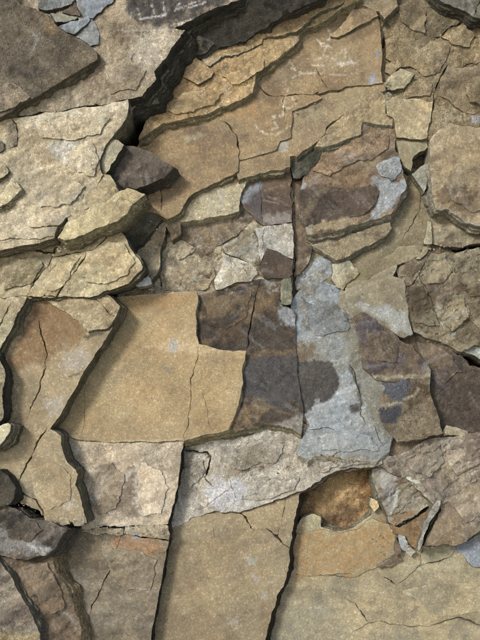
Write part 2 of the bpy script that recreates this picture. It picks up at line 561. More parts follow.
stain_or_shade([(14, 168), (30, 160), (34, 178), (28, 200), (20, 186)], (140, 128, 108), .5, 6, 4, .2, ['B2'])
stain_or_shade([(-40, 60), (20, 84), (30, 96), (12, 112), (-40, 122)], (160, 146, 120), .55, 8, 6, .5, ['A1'])
streak([(34, 34), (38, 40), (33, 48)], (150, 148, 140), .8, 2.2, 1, .2, ['A1'])
stain_or_shade([(46, 16), (56, 22), (62, 30), (52, 34), (44, 30)], (140, 116, 80), .6, 4, 3, .2, ['A1'])
stain_or_shade([(86, 48), (97, 55), (92, 64), (74, 70), (76, 58)], (140, 122, 96), .5, 5, 3, .3, ['A1'])
stain_or_shade([(40, 250), (56, 252), (42, 272), (20, 285), (-20, 290), (-20, 262)], (128, 114, 94), .6, 4, 5, .5, ['D'])
# lower left plates
stain_or_shade([(16, 345), (30, 302), (46, 298), (64, 304), (86, 322), (90, 336), (70, 346), (48, 358), (20, 368), (4, 372)], (142, 110, 72), .85, 7, 6, .3, ['E'])
stain_or_shade([(36, 305), (46, 302), (46, 318), (36, 330), (20, 345)], (114, 84, 58), .6, 4, 4, .2, ['E'])
stain_or_shade([(62, 352), (80, 346), (88, 360), (76, 376), (62, 372)], (172, 162, 150), .7, 5, 5, .3, ['E'])
stain_or_shade([(44, 400), (66, 396), (60, 412), (48, 418)], (186, 178, 166), .6, 4, 5, .4, ['E'])
stain_or_shade([(26, 480), (40, 476), (50, 488), (42, 500), (28, 494)], (122, 112, 104), .6, 5, 5, .3, ['E'])
stain_or_shade([(60, 498), (72, 494), (80, 506), (66, 514)], (178, 168, 150), .6, 4, 4, .4, ['E'])
stain_or_shade([(82, 339), (92, 331), (109, 328), (101, 335), (88, 339)], (98, 92, 70), .9, 1.2, .8, .1, ['E'])  # shade of a shallow groove, painted as a dark lens
streak([(69, 377), (78, 374), (88, 370)], (96, 88, 70), .8, 1.1, .4, 0, ['E'])
# yellow plate and its lower continuation
stain_or_shade([(160, 342), (198, 341), (200, 349), (224, 351), (200, 353), (168, 351), (140, 346)], (196, 172, 132), .8, 2.5, 2, .3, ['Y'])
stain_or_shade([(168, 341), (174, 338), (180, 345), (176, 353), (169, 352)], (172, 168, 160), .8, 1.2, 1.4, .1, ['Y'])
stain_or_shade([(164, 366), (169, 367), (168, 373), (164, 372)], (140, 134, 122), .7, 1.5, 1, .1, ['Y'])
stain_or_shade([(98, 330), (124, 300), (150, 306), (120, 350), (90, 400), (70, 420)], (150, 140, 104), .4, 14, 6, .2, ['Y'])  # soft painted shade on the yellow plate along the sandy plate's edge
stain_or_shade([(110, 300), (195, 292), (196, 304), (150, 312), (116, 316)], (176, 140, 90), .55, 7, 5, .2, ['Y'])
stain_or_shade([(62, 430), (110, 420), (180, 430), (183, 440), (120, 443), (66, 440)], (166, 146, 112), .5, 6, 4, .2, ['Y'])
streak([(62, 443), (90, 444), (120, 443), (150, 442), (183, 441)], (192, 176, 146), .7, 2.4, 1.2, .3, ['W', 'Y'])
stain_or_shade([(66, 450), (90, 446), (96, 452), (74, 458)], (188, 176, 156), .6, 4, 3, .3, ['W'])
stain_or_shade([(100, 478), (116, 470), (122, 480), (114, 510), (100, 516), (92, 500)], (124, 110, 100), .75, 4, 5, .35, ['W'])
stain_or_shade([(120, 475), (137, 460), (138, 470), (136, 500), (138, 516), (120, 520), (116, 505)], (128, 112, 96), .75, 3, 4, .35, ['W'])
stain_or_shade([(140, 506), (150, 506), (154, 516), (144, 520)], (104, 96, 88), .7, 2.5, 3, .4, ['W'])
for l in ([(139, 464), (130, 474), (124, 482), (118, 496)], [(137, 470), (136, 494), (138, 512)], [(150, 484), (160, 496), (166, 506)], [(112, 512), (104, 500)]):
    streak(l, (202, 194, 182), .6, 2.6, 4.0, .5, ['W'])
stain_or_shade([(150, 480), (172, 470), (170, 510), (152, 510)], (196, 184, 164), .5, 6, 5, .4, ['W'])
stain_or_shade([(118, 536), (166, 542), (162, 556), (140, 552), (110, 548)], (168, 126, 82), .75, 6, 5, .3, ['N', 'SS'])
stain_or_shade([(132, 534), (142, 535), (140, 541), (132, 540)], (150, 152, 152), .8, 1.5, 2, .2, ['N', 'SS'])
# dark plate
stain_or_shade([(198, 306), (238, 298), (246, 330), (232, 348), (206, 342)], (66, 59, 54), .75, 8, 8, .3, ['K'])
stain_or_shade([(206, 322), (216, 316), (240, 318), (246, 340), (222, 342)], (118, 96, 68), .5, 6, 6, .4, ['K'])
stain_or_shade([(262, 290), (278, 292), (276, 312), (262, 318), (254, 308)], (128, 104, 74), .6, 6, 5, .3, ['K'])
stain_or_shade([(276, 308), (283, 304), (296, 312), (296, 328), (286, 326), (279, 318)], (152, 156, 158), .9, 2, 3, .2, ['K'])
stain_or_shade([(264, 279), (282, 279), (280, 290), (268, 292)], (160, 156, 148), .8, 3, 3, .3, ['K'])
stain_or_shade([(244, 354), (298, 354), (304, 400), (272, 408), (240, 396)], (90, 88, 89), .8, 9, 6, .2, ['K'])
streak([(246, 354), (270, 352), (297, 353), (306, 356)], (134, 110, 80), .6, 4, 3, .3, ['K', 'G'])
streak([(240, 398), (256, 400), (276, 410), (296, 416)], (128, 112, 90), .6, 2.2, 2, .3, ['K'])
stain_or_shade([(232, 432), (270, 424), (303, 416), (303, 436), (262, 428)], (160, 154, 144), .7, 2.5, 2, .3, ['K'])
# grey mass
stain_or_shade([(297, 362), (320, 360), (334, 362), (338, 376), (341, 386), (334, 394), (326, 402), (316, 398), (312, 412), (299, 415)], (84, 78, 73), .95, 1.0, 2, .08, ['G'])
stain_or_shade([(297, 340), (312, 342), (318, 358), (297, 362)], (122, 100, 70), .8, 3, 4, .2, ['G'])
stain_or_shade([(300, 300), (345, 310), (352, 332), (318, 336), (306, 328)], (128, 112, 92), .8, 3, 4, .3, ['G'])
stain_or_shade([(344, 300), (356, 320), (362, 352), (356, 366), (348, 350)], (130, 122, 104), .7, 3, 4, .3, ['G'])
stain_or_shade([(344, 298), (358, 316), (368, 350), (380, 374), (392, 398), (396, 440), (380, 436), (366, 406), (357, 380), (350, 350)], (132, 128, 112), .85, 3, 5, .35, ['G'])
streak([(350, 366), (358, 386), (361, 404), (356, 412)], (84, 78, 68), .8, 2.4, 1.5, .3, ['G'])
stain_or_shade([(348, 406), (358, 404), (360, 412), (352, 413)], (80, 72, 64), .8, 1.5, 2, .2, ['G'])
stain_or_shade([(310, 432), (330, 428), (336, 432), (318, 438)], (140, 138, 130), .6, 3, 3, .3, ['G'])
# crumbly band
stain_or_shade([(208, 482), (240, 474), (246, 494), (226, 510), (206, 506)], (200, 198, 202), .8, 7, 6, .3, ['MT'])
stain_or_shade([(222, 456), (260, 440), (284, 440), (280, 458), (252, 466), (228, 470)], (162, 146, 122), .6, 5, 5, .3, ['MT'])
stain_or_shade([(238, 500), (262, 480), (300, 474), (320, 462), (300, 488), (268, 500)], (150, 144, 130), .6, 4, 5, .4, ['MT'])
stain_or_shade([(262, 472), (284, 456), (286, 462), (270, 476)], (190, 184, 172), .6, 3, 4, .3, ['MT'])
stain_or_shade([(239, 470), (250, 466), (251, 471), (242, 473)], (88, 82, 76), .8, 1.2, 1.2, .1, ['MT'])
stain_or_shade([(259, 466), (264, 465), (263, 471), (260, 472)], (110, 102, 94), .8, 1, 1, .1, ['MT'])
stain_or_shade([(310, 456), (345, 452), (384, 460), (372, 470), (340, 470), (312, 478)], (150, 142, 124), .75, 4, 4, .4, ['MT', 'G'])
# lower middle
stain_or_shade([(246, 555), (256, 558), (254, 568), (248, 566)], (168, 164, 160), .6, 2.5, 2, .2, ['M'])
stain_or_shade([(254, 576), (260, 578), (258, 585), (254, 583)], (172, 168, 166), .6, 2.5, 2, .2, ['M'])
stain_or_shade([(261, 590), (267, 592), (268, 602), (262, 600)], (166, 162, 160), .5, 2.5, 2, .2, ['M'])
stain_or_shade([(228, 618), (238, 617), (238, 626), (229, 625)], (172, 164, 152), .5, 3, 2, .2, ['M'])
streak([(178, 530), (206, 530), (240, 530), (268, 530)], (118, 104, 82), .6, .8, .3, .5, ['M'])
stain_or_shade([(190, 520), (240, 512), (300, 494), (296, 520), (268, 530), (190, 530)], (176, 158, 122), .45, 6, 4, .3, ['M'])
# lower right
stain_or_shade([(300, 530), (325, 533), (345, 532), (368, 522), (392, 520), (398, 540), (384, 560), (356, 575), (322, 574), (300, 580), (292, 556)], (166, 132, 82), .75, 9, 8, .45, ['Z', 'Zf'])
stain_or_shade([(312, 540), (340, 548), (330, 562), (308, 560)], (178, 146, 92), .6, 7, 6, .2, ['Z'])
stain_or_shade([(352, 556), (384, 544), (398, 556), (376, 568), (356, 572)], (146, 138, 116), .7, 5, 4, .3, ['Z'])
stain_or_shade([(306, 514), (320, 516), (320, 527), (306, 534)], (172, 164, 130), .8, 3, 3, .2, ['Z'])
stain_or_shade([(280, 600), (330, 596), (346, 640), (330, 690), (260, 690)], (142, 138, 124), .5, 14, 8, .4, ['Z'])
stain_or_shade([(440, 528), (464, 530), (466, 545), (456, 552), (452, 545), (438, 546)], (136, 142, 150), .8, 4, 4, .3, ['Z', 'ZB'])
stain_or_shade([(424, 545), (452, 544), (452, 556), (440, 562), (424, 563)], (140, 140, 118), .6, 4, 4, .2, ['Z'])
stain_or_shade([(370, 596), (376, 594), (376, 604), (370, 604)], (118, 108, 92), .6, 3, 3, .2, ['Z'])
stain_or_shade([(408, 608), (418, 606), (418, 618), (410, 618)], (120, 112, 96), .6, 3, 4, .3, ['Z'])
stain_or_shade([(370, 632), (420, 630), (440, 690), (360, 690)], (138, 132, 118), .5, 10, 8, .4, ['Z'])
stain_or_shade([(318, 524), (345, 528), (360, 522), (366, 508), (350, 506), (330, 512)], (104, 80, 62), .6, 6, 5, .2, ['Q'])
stain_or_shade([(362, 466), (384, 470), (386, 500), (372, 504), (360, 490)], (150, 108, 58), .7, 7, 6, .2, ['Q'])
stain_or_shade([(330, 476), (352, 480), (356, 500), (336, 506), (324, 494)], (188, 158, 108), .6, 5, 6, .3, ['Q'])
# right-hand plates
stain_or_shade([(356, 320), (380, 322), (386, 344), (372, 356), (360, 346)], (98, 92, 102), .6, 6, 6, .4, ['R7'])
stain_or_shade([(388, 352), (402, 356), (400, 370), (388, 368)], (94, 90, 102), .7, 4, 4, .3, ['R7'])
stain_or_shade([(384, 350), (396, 352), (398, 364), (388, 366)], (168, 138, 88), .5, 3, 4, .5, ['R7'])
stain_or_shade([(378, 378), (398, 377), (412, 382), (406, 398), (400, 405), (388, 398), (380, 390)], (94, 98, 110), .9, 2, 2, .15, ['R7b'])
stain_or_shade([(378, 408), (400, 405), (402, 414), (396, 424), (384, 424)], (72, 74, 84), .9, 1.6, 2, .1, ['R7b'])
stain_or_shade([(412, 384), (428, 380), (430, 392), (416, 404), (404, 414)], (92, 74, 50), .75, 4, 4, .2, ['R7b'])
streak([(372, 376), (390, 378), (410, 376), (431, 376)], (172, 162, 136), .8, 2.4, 1.5, .3, ['R7b', 'R7'])
streak([(378, 406), (392, 404), (402, 403)], (176, 170, 152), .7, 1.6, 1, .2, ['R7b'])
streak([(404, 400), (416, 395), (418, 390)], (176, 168, 150), .7, 2, 1, .2, ['R7b'])
stain_or_shade([(400, 424), (428, 404), (440, 432), (404, 440)], (146, 132, 106), .6, 6, 6, .4, ['R7b'])
stain_or_shade([(422, 362), (431, 366), (431, 376), (424, 374)], (160, 154, 140), .7, 3, 3, .3, ['R7'])
stain_or_shade([(440, 386), (476, 376), (500, 384), (500, 426), (452, 430), (440, 412)], (82, 72, 68), .7, 9, 7, .25, ['R8'])
stain_or_shade([(354, 302), (384, 306), (404, 312), (412, 336), (396, 330), (376, 316)], (164, 166, 162), .85, 3, 4, .2, ['R5', 'G'])
streak([(346, 298), (372, 284), (400, 272)], (170, 160, 136), .5, 2.4, 1.5, .4, ['R5'])
streak([(350, 276), (358, 276), (366, 270)], (134, 128, 66), .7, 2, 1.2, .3, None)
stain_or_shade([(406, 286), (422, 282), (434, 312), (440, 328), (414, 326)], (92, 80, 64), .75, 4, 5, .4, ['R6'])
stain_or_shade([(440, 300), (464, 306), (462, 326), (444, 330), (436, 318)], (172, 164, 140), .7, 4, 6, .3, ['R6'])
stain_or_shade([(464, 312), (474, 310), (473, 318), (465, 319)], (176, 178, 178), .9, 1.6, 1.5, .1, ['R6'])
stain_or_shade([(430, 262), (448, 258), (450, 278), (430, 276)], (168, 158, 132), .6, 5, 5, .4, ['R6'])
stain_or_shade([(450, 264), (478, 256), (500, 270), (480, 300), (452, 296)], (116, 100, 80), .7, 6, 8, .4, ['R6'])
stain_or_shade([(444, 322), (480, 312), (510, 318), (500, 344), (460, 344)], (92, 80, 60), .8, 4, 6, .35, ['R6'])
stain_or_shade([(398, 460), (420, 448), (442, 440), (442, 470), (432, 496), (418, 478)], (118, 104, 94), .6, 6, 6, .45, ['R9'])
stain_or_shade([(440, 460), (460, 446), (476, 450), (470, 470), (446, 484)], (160, 138, 104), .5, 6, 6, .4, ['R9'])
stain_or_shade([(376, 468), (392, 468), (398, 492), (394, 520), (384, 500)], (164, 162, 158), .7, 4, 4, .35, ['R11'])
streak([(398, 490), (396, 504), (390, 518)], (196, 192, 182), .8, 2, 1.2, .2, ['R11'])
stain_or_shade([(392, 515), (418, 512), (424, 510), (410, 522), (396, 528)], (128, 96, 56), .7, 4, 4, .2, ['R11'])
streak([(478, 469), (464, 482), (448, 494)], (184, 172, 150), .7, 2.4, 1.6, .4, ['R10'])
stain_or_shade([(446, 500), (470, 490), (480, 512), (458, 524)], (116, 98, 88), .6, 6, 6, .4, ['R10'])
stain_or_shade([(434, 520), (460, 516), (470, 532), (452, 546), (428, 546)], (152, 128, 92), .5, 6, 5, .3, ['R10'])
# block with the grey chips
stain_or_shade([(376, 166), (392, 157), (401, 158), (403, 170), (393, 181), (384, 175)], (148, 152, 156), .95, 1.2, 1.6, .1, ['R1'])
stain_or_shade([(372, 178), (384, 176), (393, 182), (404, 178), (408, 188), (400, 196), (394, 206), (380, 217), (366, 222), (376, 204), (380, 192)], (152, 157, 162), .9, 2, 2.5, .15, ['R1'])
stain_or_shade([(296, 188), (318, 184), (344, 189), (360, 187), (376, 184), (380, 192), (374, 206), (360, 216), (340, 218), (300, 222)], (90, 78, 68), .8, 2.5, 3, .3, ['R1'])
stain_or_shade([(312, 230), (322, 222), (348, 218), (358, 222), (340, 230)], (176, 160, 124), .7, 2.5, 3, .3, ['R1'])
stain_or_shade([(304, 226), (316, 222), (314, 234), (306, 234)], (164, 160, 146), .7, 2, 3, .2, ['R1'])
stain_or_shade([(340, 150), (356, 152), (370, 170), (360, 186), (330, 184)], (152, 126, 92), .5, 6, 6, .3, ['R1'])
stain_or_shade([(366, 152), (382, 150), (378, 164), (366, 176)], (168, 152, 116), .6, 4, 5, .4, ['R1'])
stain_or_shade([(300, 184), (307, 183), (306, 194), (300, 200), (296, 194)], (160, 164, 168), .9, 1.5, 1.5, .1, ['R1', 'RB'])
stain_or_shade([(306, 262), (312, 254), (312, 268), (306, 268)], (186, 180, 164), .8, 1.5, 2, .2, None)
# middle blocks
stain_or_shade([(240, 200), (244, 190), (256, 182), (262, 182), (258, 192), (248, 204)], (150, 154, 160), .8, 2, 2, .2, ['P3'])
stain_or_shade([(246, 196), (262, 186), (262, 224), (250, 214)], (98, 94, 98), .7, 4, 3, .2, ['P3'])
stain_or_shade([(264, 172), (290, 170), (291, 190), (264, 192)], (122, 100, 80), .5, 6, 4, .3, ['P3'])
stain_or_shade([(263, 216), (292, 212), (292, 224), (264, 226)], (160, 154, 146), .7, 4, 3, .3, ['P3'])
for l in ([(264, 190), (291, 184)], [(264, 200), (280, 204)], [(268, 196), (290, 206)]):
    streak(l, (156, 140, 118), .6, .9, .5, .4, ['P3'])
stain_or_shade([(200, 196), (220, 190), (228, 200), (206, 206)], (196, 186, 160), .5, 5, 4, .4, ['P2'])
stain_or_shade([(186, 240), (214, 236), (236, 232), (236, 222), (210, 222), (182, 228)], (134, 118, 94), .7, 3, 6, .4, ['P6'])
stain_or_shade([(164, 252), (184, 244), (190, 256), (176, 268), (160, 266)], (166, 154, 128), .7, 3, 5, .3, ['P6'])
stain_or_shade([(178, 280), (194, 268), (206, 270), (198, 284), (184, 288)], (178, 170, 148), .8, 2, 3, .25, ['P6'])
stain_or_shade([(192, 240), (204, 236), (212, 244), (198, 248)], (172, 170, 164), .7, 2.5, 3, .3, ['P6'])
stain_or_shade([(206, 254), (220, 252), (218, 268), (204, 270)], (106, 92, 78), .6, 4, 5, .3, ['P6'])
stain_or_shade([(150, 288), (200, 286), (200, 298), (150, 298)], (184, 176, 156), .6, 3, 4, .4, ['P6'])
stain_or_shade([(222, 224), (246, 222), (244, 230), (226, 236)], (172, 162, 140), .6, 3, 4, .3, ['P6'])
stain_or_shade([(284, 254), (293, 257), (293, 276), (264, 277), (268, 260)], (104, 88, 72), .4, 4, 3, .3, ['P5'])
stain_or_shade([(258, 262), (262, 240), (252, 236), (240, 258)], (182, 178, 168), .6, 4, 4, .4, ['P7'])
# upper middle
stain_or_shade([(160, 66), (196, 58), (240, 44), (250, 70), (200, 110), (160, 116)], (172, 140, 92), .5, 14, 8, .3, ['T1'])
stain_or_shade([(240, 62), (262, 56), (260, 72), (240, 96)], (188, 160, 110), .5, 6, 5, .3, ['T1'])
stain_or_shade([(186, 128), (214, 128), (240, 130), (260, 140), (240, 146), (200, 152)], (118, 100, 84), .6, 6, 6, .35, ['T2'])
stain_or_shade([(224, 112), (240, 108), (256, 104), (256, 118), (232, 120)], (178, 140, 88), .6, 5, 5, .3, ['T2'])
stain_or_shade([(240, 150), (268, 140), (282, 128), (290, 118), (288, 136), (270, 150)], (178, 152, 106), .4, 5, 5, .3, ['T2'])
stain_or_shade([(277, 142), (288, 138), (288, 150), (280, 154)], (176, 176, 166), .7, 2, 2, .2, ['T2', 'T2b'])
stain_or_shade([(182, 138), (200, 132), (204, 136), (186, 142)], (168, 160, 132), .7, 1.5, 1.5, .3, ['T2'])
stain_or_shade([(310, 110), (330, 106), (320, 118), (296, 126)], (184, 168, 132), .5, 4, 3, .3, ['T2b'])
stain_or_shade([(250, 164), (280, 156), (286, 162), (258, 172)], (128, 106, 84), .5, 4, 4, .3, ['T2b'])
SCR = (196, 184, 160)
for l in ([(291, 62), (294, 70), (303, 73), (282, 83)], [(291, 68), (303, 74)], [(303, 74), (318, 73), (334, 75), (352, 74)], [(312, 66), (330, 65), (356, 63)],
          [(328, 30), (331, 37), (326, 41)], [(331, 37), (339, 31), (345, 27)], [(317, 41), (326, 45), (329, 41)], [(326, 48), (323, 55), (331, 58)],
          [(317, 59), (328, 57), (336, 60)], [(337, 54), (333, 62), (346, 63), (350, 59)], [(316, 38), (322, 46)], [(283, 96), (280, 106), (290, 108), (296, 104), (292, 98)],
          [(288, 88), (285, 98), (283, 116)], [(254, 120), (258, 129), (266, 134), (278, 134), (290, 126)], [(285, 114), (273, 118), (278, 128), (272, 129)],
          [(273, 116), (285, 117)], [(340, 52), (346, 48), (345, 60)], [(324, 46), (333, 47), (330, 52)]):
    streak(l, (202, 192, 172), .85, .8, .3, .35, ['T2', 'T2b'])
stain_or_shade([(312, 56), (350, 50), (356, 66), (320, 70)], (182, 168, 140), .35, 6, 5, .4, ['T2'])
streak([(340, 65), (352, 62)], (202, 194, 174), .8, 1.8, 1, .3, ['T2'])
stain_or_shade([(320, 70), (350, 74), (340, 84), (318, 80)], (150, 122, 90), .4, 6, 5, .3, ['T2'])
stain_or_shade([(370, 74), (376, 70), (378, 82), (370, 84)], (150, 156, 164), .7, 1.5, 1.5, .1, None)
stain_or_shade([(376, 50), (380, 50), (379, 57), (376, 57)], (140, 144, 150), .9, 1, 1, .1, None)
stain_or_shade([(470, 116), (480, 116), (480, 124), (472, 124)], (170, 172, 176), .8, 2, 1.5, .2, ['RT', 'R3'])
stain_or_shade([(434, 112), (456, 104), (470, 120), (450, 126), (438, 130)], (176, 162, 130), .6, 5, 5, .3, ['RT', 'R3'])
stain_or_shade([(400, 70), (440, 60), (446, 80), (430, 96), (400, 94)], (160, 144, 110), .4, 8, 6, .3, ['RT'])
stain_or_shade([(440, 190), (464, 180), (500, 176), (500, 222), (466, 216)], (122, 104, 84), .6, 6, 8, .4, ['R3'])
stain_or_shade([(440, 140), (470, 150), (476, 170), (446, 180), (438, 160)], (178, 156, 116), .5, 9, 6, .25, ['R3'])
stain_or_shade([(434, 206), (448, 208), (470, 222), (500, 224), (500, 230), (460, 226)], (150, 150, 142), .7, 3, 3, .3, ['R3'])
stain_or_shade([(452, 224), (480, 226), (500, 228), (500, 242), (470, 238)], (98, 84, 66), .6, 6, 5, .3, ['R4'])
stain_or_shade([(110, 168), (122, 158), (140, 160), (136, 176), (120, 182)], (140, 124, 108), .5, 4, 6, .6, ['J'])
stain_or_shade([(142, 152), (168, 163), (172, 167), (150, 172)], (122, 108, 96), .4, 4, 5, .5, ['J'])
stain_or_shade([(0, 530), (28, 534), (50, 546), (46, 556), (20, 552), (-20, 548)], (152, 150, 148), .6, 4, 5, .3, ['H'])
stain_or_shade([(28, 545), (48, 547), (52, 552), (40, 556)], (186, 184, 178), .7, 2.5, 2, .3, ['H'])
stain_or_shade([(30, 592), (42, 592), (42, 600), (32, 598)], (70, 62, 54), .7, 3, 3, .2, ['H2'])
stain_or_shade([(38, 612), (48, 616), (54, 634), (48, 640)], (82, 74, 64), .6, 3, 4, .4, ['H2'])
stain_or_shade([(-20, 634), (40, 632), (50, 690), (-20, 690)], (168, 150, 104), .7, 4, 3, .2, ['H3'])

# ------------------------------------------------------------------ ground and the cliff behind and around the picture
gr = random.Random(5)
gv = []; gf = []
NXG, NYG = 60, 40
for j in range(NYG):
    for i in range(NXG):
        x = -15 + 30 * i / (NXG - 1); y = -20 + 22 * j / (NYG - 1)
        gv.append((x, y, 0.05 * gr.uniform(-1, 1)))
for j in range(NYG - 1):
    for i in range(NXG - 1):
        a = j * NXG + i
        gf.append((a, a + 1, a + NXG + 1, a + NXG))
gm = bpy.data.meshes.new("ground"); gm.from_pydata(gv, [], gf)
ga = gm.attributes.new("Col", 'FLOAT_COLOR', 'POINT')
ga.data.foreach_set("color", np.tile(np.array([0.50, 0.46, 0.38, 1], np.float32), len(gv)))
gm.materials.append(MAT['rough'])
ground = bpy.data.objects.new("ground", gm); COL.objects.link(ground)
ground["kind"] = "structure"

parts = []
cr = random.Random(11)
def ring_cell(u0, v0, u1, v1, k):
    j = lambda: cr.uniform(-16, 16)
    dep = cr.choice([3, 5, 7, 9, 11, 13])
    pts = [(u0 + j() - 4, v0 + j() - 4), ((u0 + u1) / 2 + j(), v0 + j() - 4), (u1 + j() + 4, v0 + j() - 4), (u1 + j() + 4, (v0 + v1) / 2 + j()),
           (u1 + j() + 4, v1 + j() + 4), ((u0 + u1) / 2 + j(), v1 + j() + 4), (u0 + j() - 4, v1 + j() + 4), (u0 + j() - 4, (v0 + v1) / 2 + j())]
    c = cr.choice([(160, 142, 108), (140, 126, 102), (120, 106, 88), (150, 134, 104)])
    parts.append(slab_mesh('ring%d' % k, pts, dep, 3.0, (3, 4), c, (118, 104, 86), .45, 'flaky', (0, 0), WALL, (), .07, 1.6, 6.0, 1.6, 0))
k = 0
us = [-560, -440, -330, -230, -140, -38]; us2 = [518, 620, 710, 810, 920, 1040]
vsr = [-560, -440, -330, -220, -130, -40, 70, 180, 290, 400, 500, 590, 680, 760, 850, 950]
for a, b in list(zip(us[:-1], us[1:])) + list(zip(us2[:-1], us2[1:])):
    for c, d_ in zip(vsr[:-1], vsr[1:]):
        ring_cell(a, c, b, d_, k); k += 1
for a, b in zip([-38, 60, 150, 250, 340, 430], [60, 150, 250, 340, 430, 518]):
    for c, d_ in ((-560, -440), (-440, -330), (-330, -220), (-220, -130), (-130, -38), (678, 760), (760, 850), (850, 950)):
        ring_cell(a, c, b, d_, k); k += 1
# deep sheet behind everything
dp = [(-900, -700), (1400, -700), (1400, 965), (-900, 965)]
parts.append(slab_mesh('deep', dp, -6.0, 20.0, (0, 0), (104, 94, 78), (84, 76, 64), .5, 'rough', (0, 0), WALL, (), .02, 1.0, 14.0, 2.0, 0))
XYZ = []; TT = []; QQ = []; CC = []; off = 0
for xyz, T, Q4, C, cen, s in parts:
    XYZ.append(xyz); TT.append(T + off); QQ.append(Q4 + off); CC.append(C); off += len(xyz)
cm = make_mesh("cliff", np.concatenate(XYZ), np.concatenate(TT), np.concatenate(QQ), np.concatenate(CC), [MAT['flaky'], MAT['wall']])
cliff = bpy.data.objects.new("cliff", cm); COL.objects.link(cliff)
cliff["kind"] = "structure"

# ------------------------------------------------------------------ the rock plates, deepest first
PL = 'rock plate'; BK = 'rock block'; CH = 'rock chip'
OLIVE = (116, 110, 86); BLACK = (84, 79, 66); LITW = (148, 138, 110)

# --- hidden base layers of the middle and right
slab('RB', 'rock_layer', [(286, 140), (440, 90), (452, 250), (450, 350), (452, 440), (400, 470), (300, 430), (286, 300)], 4.4, 3, (0, 0), (132, 114, 92), (104, 90, 76), .5, 'flaky',
     tr=2, label='brown flaking rock layer deep behind the middle blocks', cat='rock layer')
slab('Q', 'cavity_stone', [(292, 490), (312, 468), (345, 454), (384, 456), (396, 490), (384, 528), (352, 546), (308, 544), (292, 520)], -0.6, 3, (0, 0), (166, 134, 88), (128, 102, 68), .45, 'rough', rs=2.6, dome=2.2, chip=0,
     label='rust brown gritty stone inside the dark hollow', cat='stone')
slab('Z', 'rock_plate', [(235, 700), (258, 645), (276, 592), (284, 560), (288, 545), (294, 528), (302, 518), (309, 515), (314, 514), (321, 517), (321, 527), (331, 530), (342, 531), (355, 527), (364, 520), (372, 514), (371, 506), (377, 498), (392, 500), (402, 520),
      (420, 528), (440, 510), (480, 505), (530, 500), (530, 700)], 0.6, 3, (0, 2), (172, 157, 122), (152, 140, 112), .4, 'smooth', rs=2.0,
     cracks=[([(354, 631), (365, 625), (380, 621), (400, 625), (430, 626), (445, 621), (460, 618), (470, 621), (482, 626), (500, 628)], 1.5, .9), ([(348, 600), (355, 603), (361, 611), (367, 621)], 1.1, .6),
             ([(383, 577), (390, 580), (397, 585)], 1.4, .7), ([(398, 584), (408, 577), (420, 566), (430, 563), (441, 562), (452, 556), (455, 550)], 1.5, .9), ([(298, 575), (320, 575), (340, 577), (357, 577)], .8, .4),
             ([(420, 566), (421, 555), (422, 548)], .7, .4)],
     label='large pale tan lower plate crossed by a long wavy crack', cat=PL)
slab('ZB', 'rock_plate', [(456, 548), (458, 544), (470, 540), (480, 534), (530, 515), (530, 572), (480, 567), (472, 566), (463, 556)], 1.3, 1.4, (0, 1), (138, 146, 158), (150, 152, 150), .35, 'smooth',
     label='smooth blue-grey plate at the edge of the pale tan lower plate', cat=PL)
slab('Zf', 'flake', [(297, 534), (320, 530), (342, 533), (356, 530), (372, 518), (388, 524), (398, 540), (396, 552), (376, 568), (357, 576), (330, 575), (300, 574), (292, 560)], 0.95, 0.3, (0, 0), (166, 152, 116), (158, 144, 110), .45, 'smooth', chip=.3, parent='Z', label='orange stained flake below the hollow')

slab('RR', 'rock_plate', [(296, 230), (330, 210), (390, 176), (412, 168), (434, 176), (434, 240), (424, 254), (400, 266), (362, 284), (330, 288), (300, 282)], 5.4, 3, (0, 0), (150, 138, 108), (132, 120, 92), .4, 'smooth', tilt=(0, 0),
     cracks=[([(420, 190), (420, 205), (415, 218), (402, 240)], 1.0, .5)], label='tan recessed plate behind the dark triangular gap', cat=PL)
slab('R4', 'rock_plate', [(432, 196), (444, 200), (480, 210), (530, 210), (530, 247), (480, 243), (468, 245), (455, 247), (440, 246), (428, 245), (430, 226)], 5.7, 2.5, (0, 2), (146, 134, 108), (120, 106, 84), .45, 'flaky',
     tr=1.6, label='shaded tan strip of rock below the big right-hand plate', cat=PL)
slab('R8', 'rock_plate', [(404, 322), (430, 332), (448, 345), (462, 358), (470, 366), (530, 372), (530, 440), (478, 436), (466, 436), (446, 436), (424, 432), (420, 400), (414, 360)], 4.9, 3, (0, 2), (106, 92, 74), (88, 78, 70), .5, 'flaky', rs=.8,
     tr=1.5, label='dark brown speckled plate lying in the gap beside the purple-brown one', cat=PL)
slab('R8t', 'rock_chip', [(443, 430), (446, 425), (456, 427), (468, 431), (466, 436), (444, 436)], 5.4, 1, (0, 1), (164, 152, 124), None, .5, 'flaky', label='tiny tan chip at the foot of the dark brown plate', cat=CH)
slab('R8b', 'rock_plate', [(440, 330), (452, 342), (462, 351), (476, 356), (486, 362), (530, 366), (530, 338), (490, 340), (470, 336)], 5.6, 2, (0, 3), (150, 152, 146), (132, 124, 108), .4, 'flaky',
     tr=2, label='narrow pale grey plate above the dark brown speckled plate', cat=PL)
slab('R6', 'rock_plate', [(396, 270), (406, 263), (416, 258), (424, 252), (430, 251), (438, 254), (446, 252), (460, 252), (470, 249), (480, 247), (530, 242), (530, 346), (490, 343), (474, 345), (462, 352), (450, 346), (438, 341), (424, 337), (414, 332), (408, 316), (404, 292)], 6.1, 2.5, (0, 3), (142, 130, 104), (112, 98, 78), .45, 'flaky', rs=1.3,
     cracks=[([(424, 262), (420, 275), (426, 288), (434, 310), (443, 330)], 1.0, .35), ([(404, 288), (414, 284), (420, 274)], 1.0, .4)], tr=2.6, label='mottled lichen-flecked plate with white spot near the right edge', cat=PL)
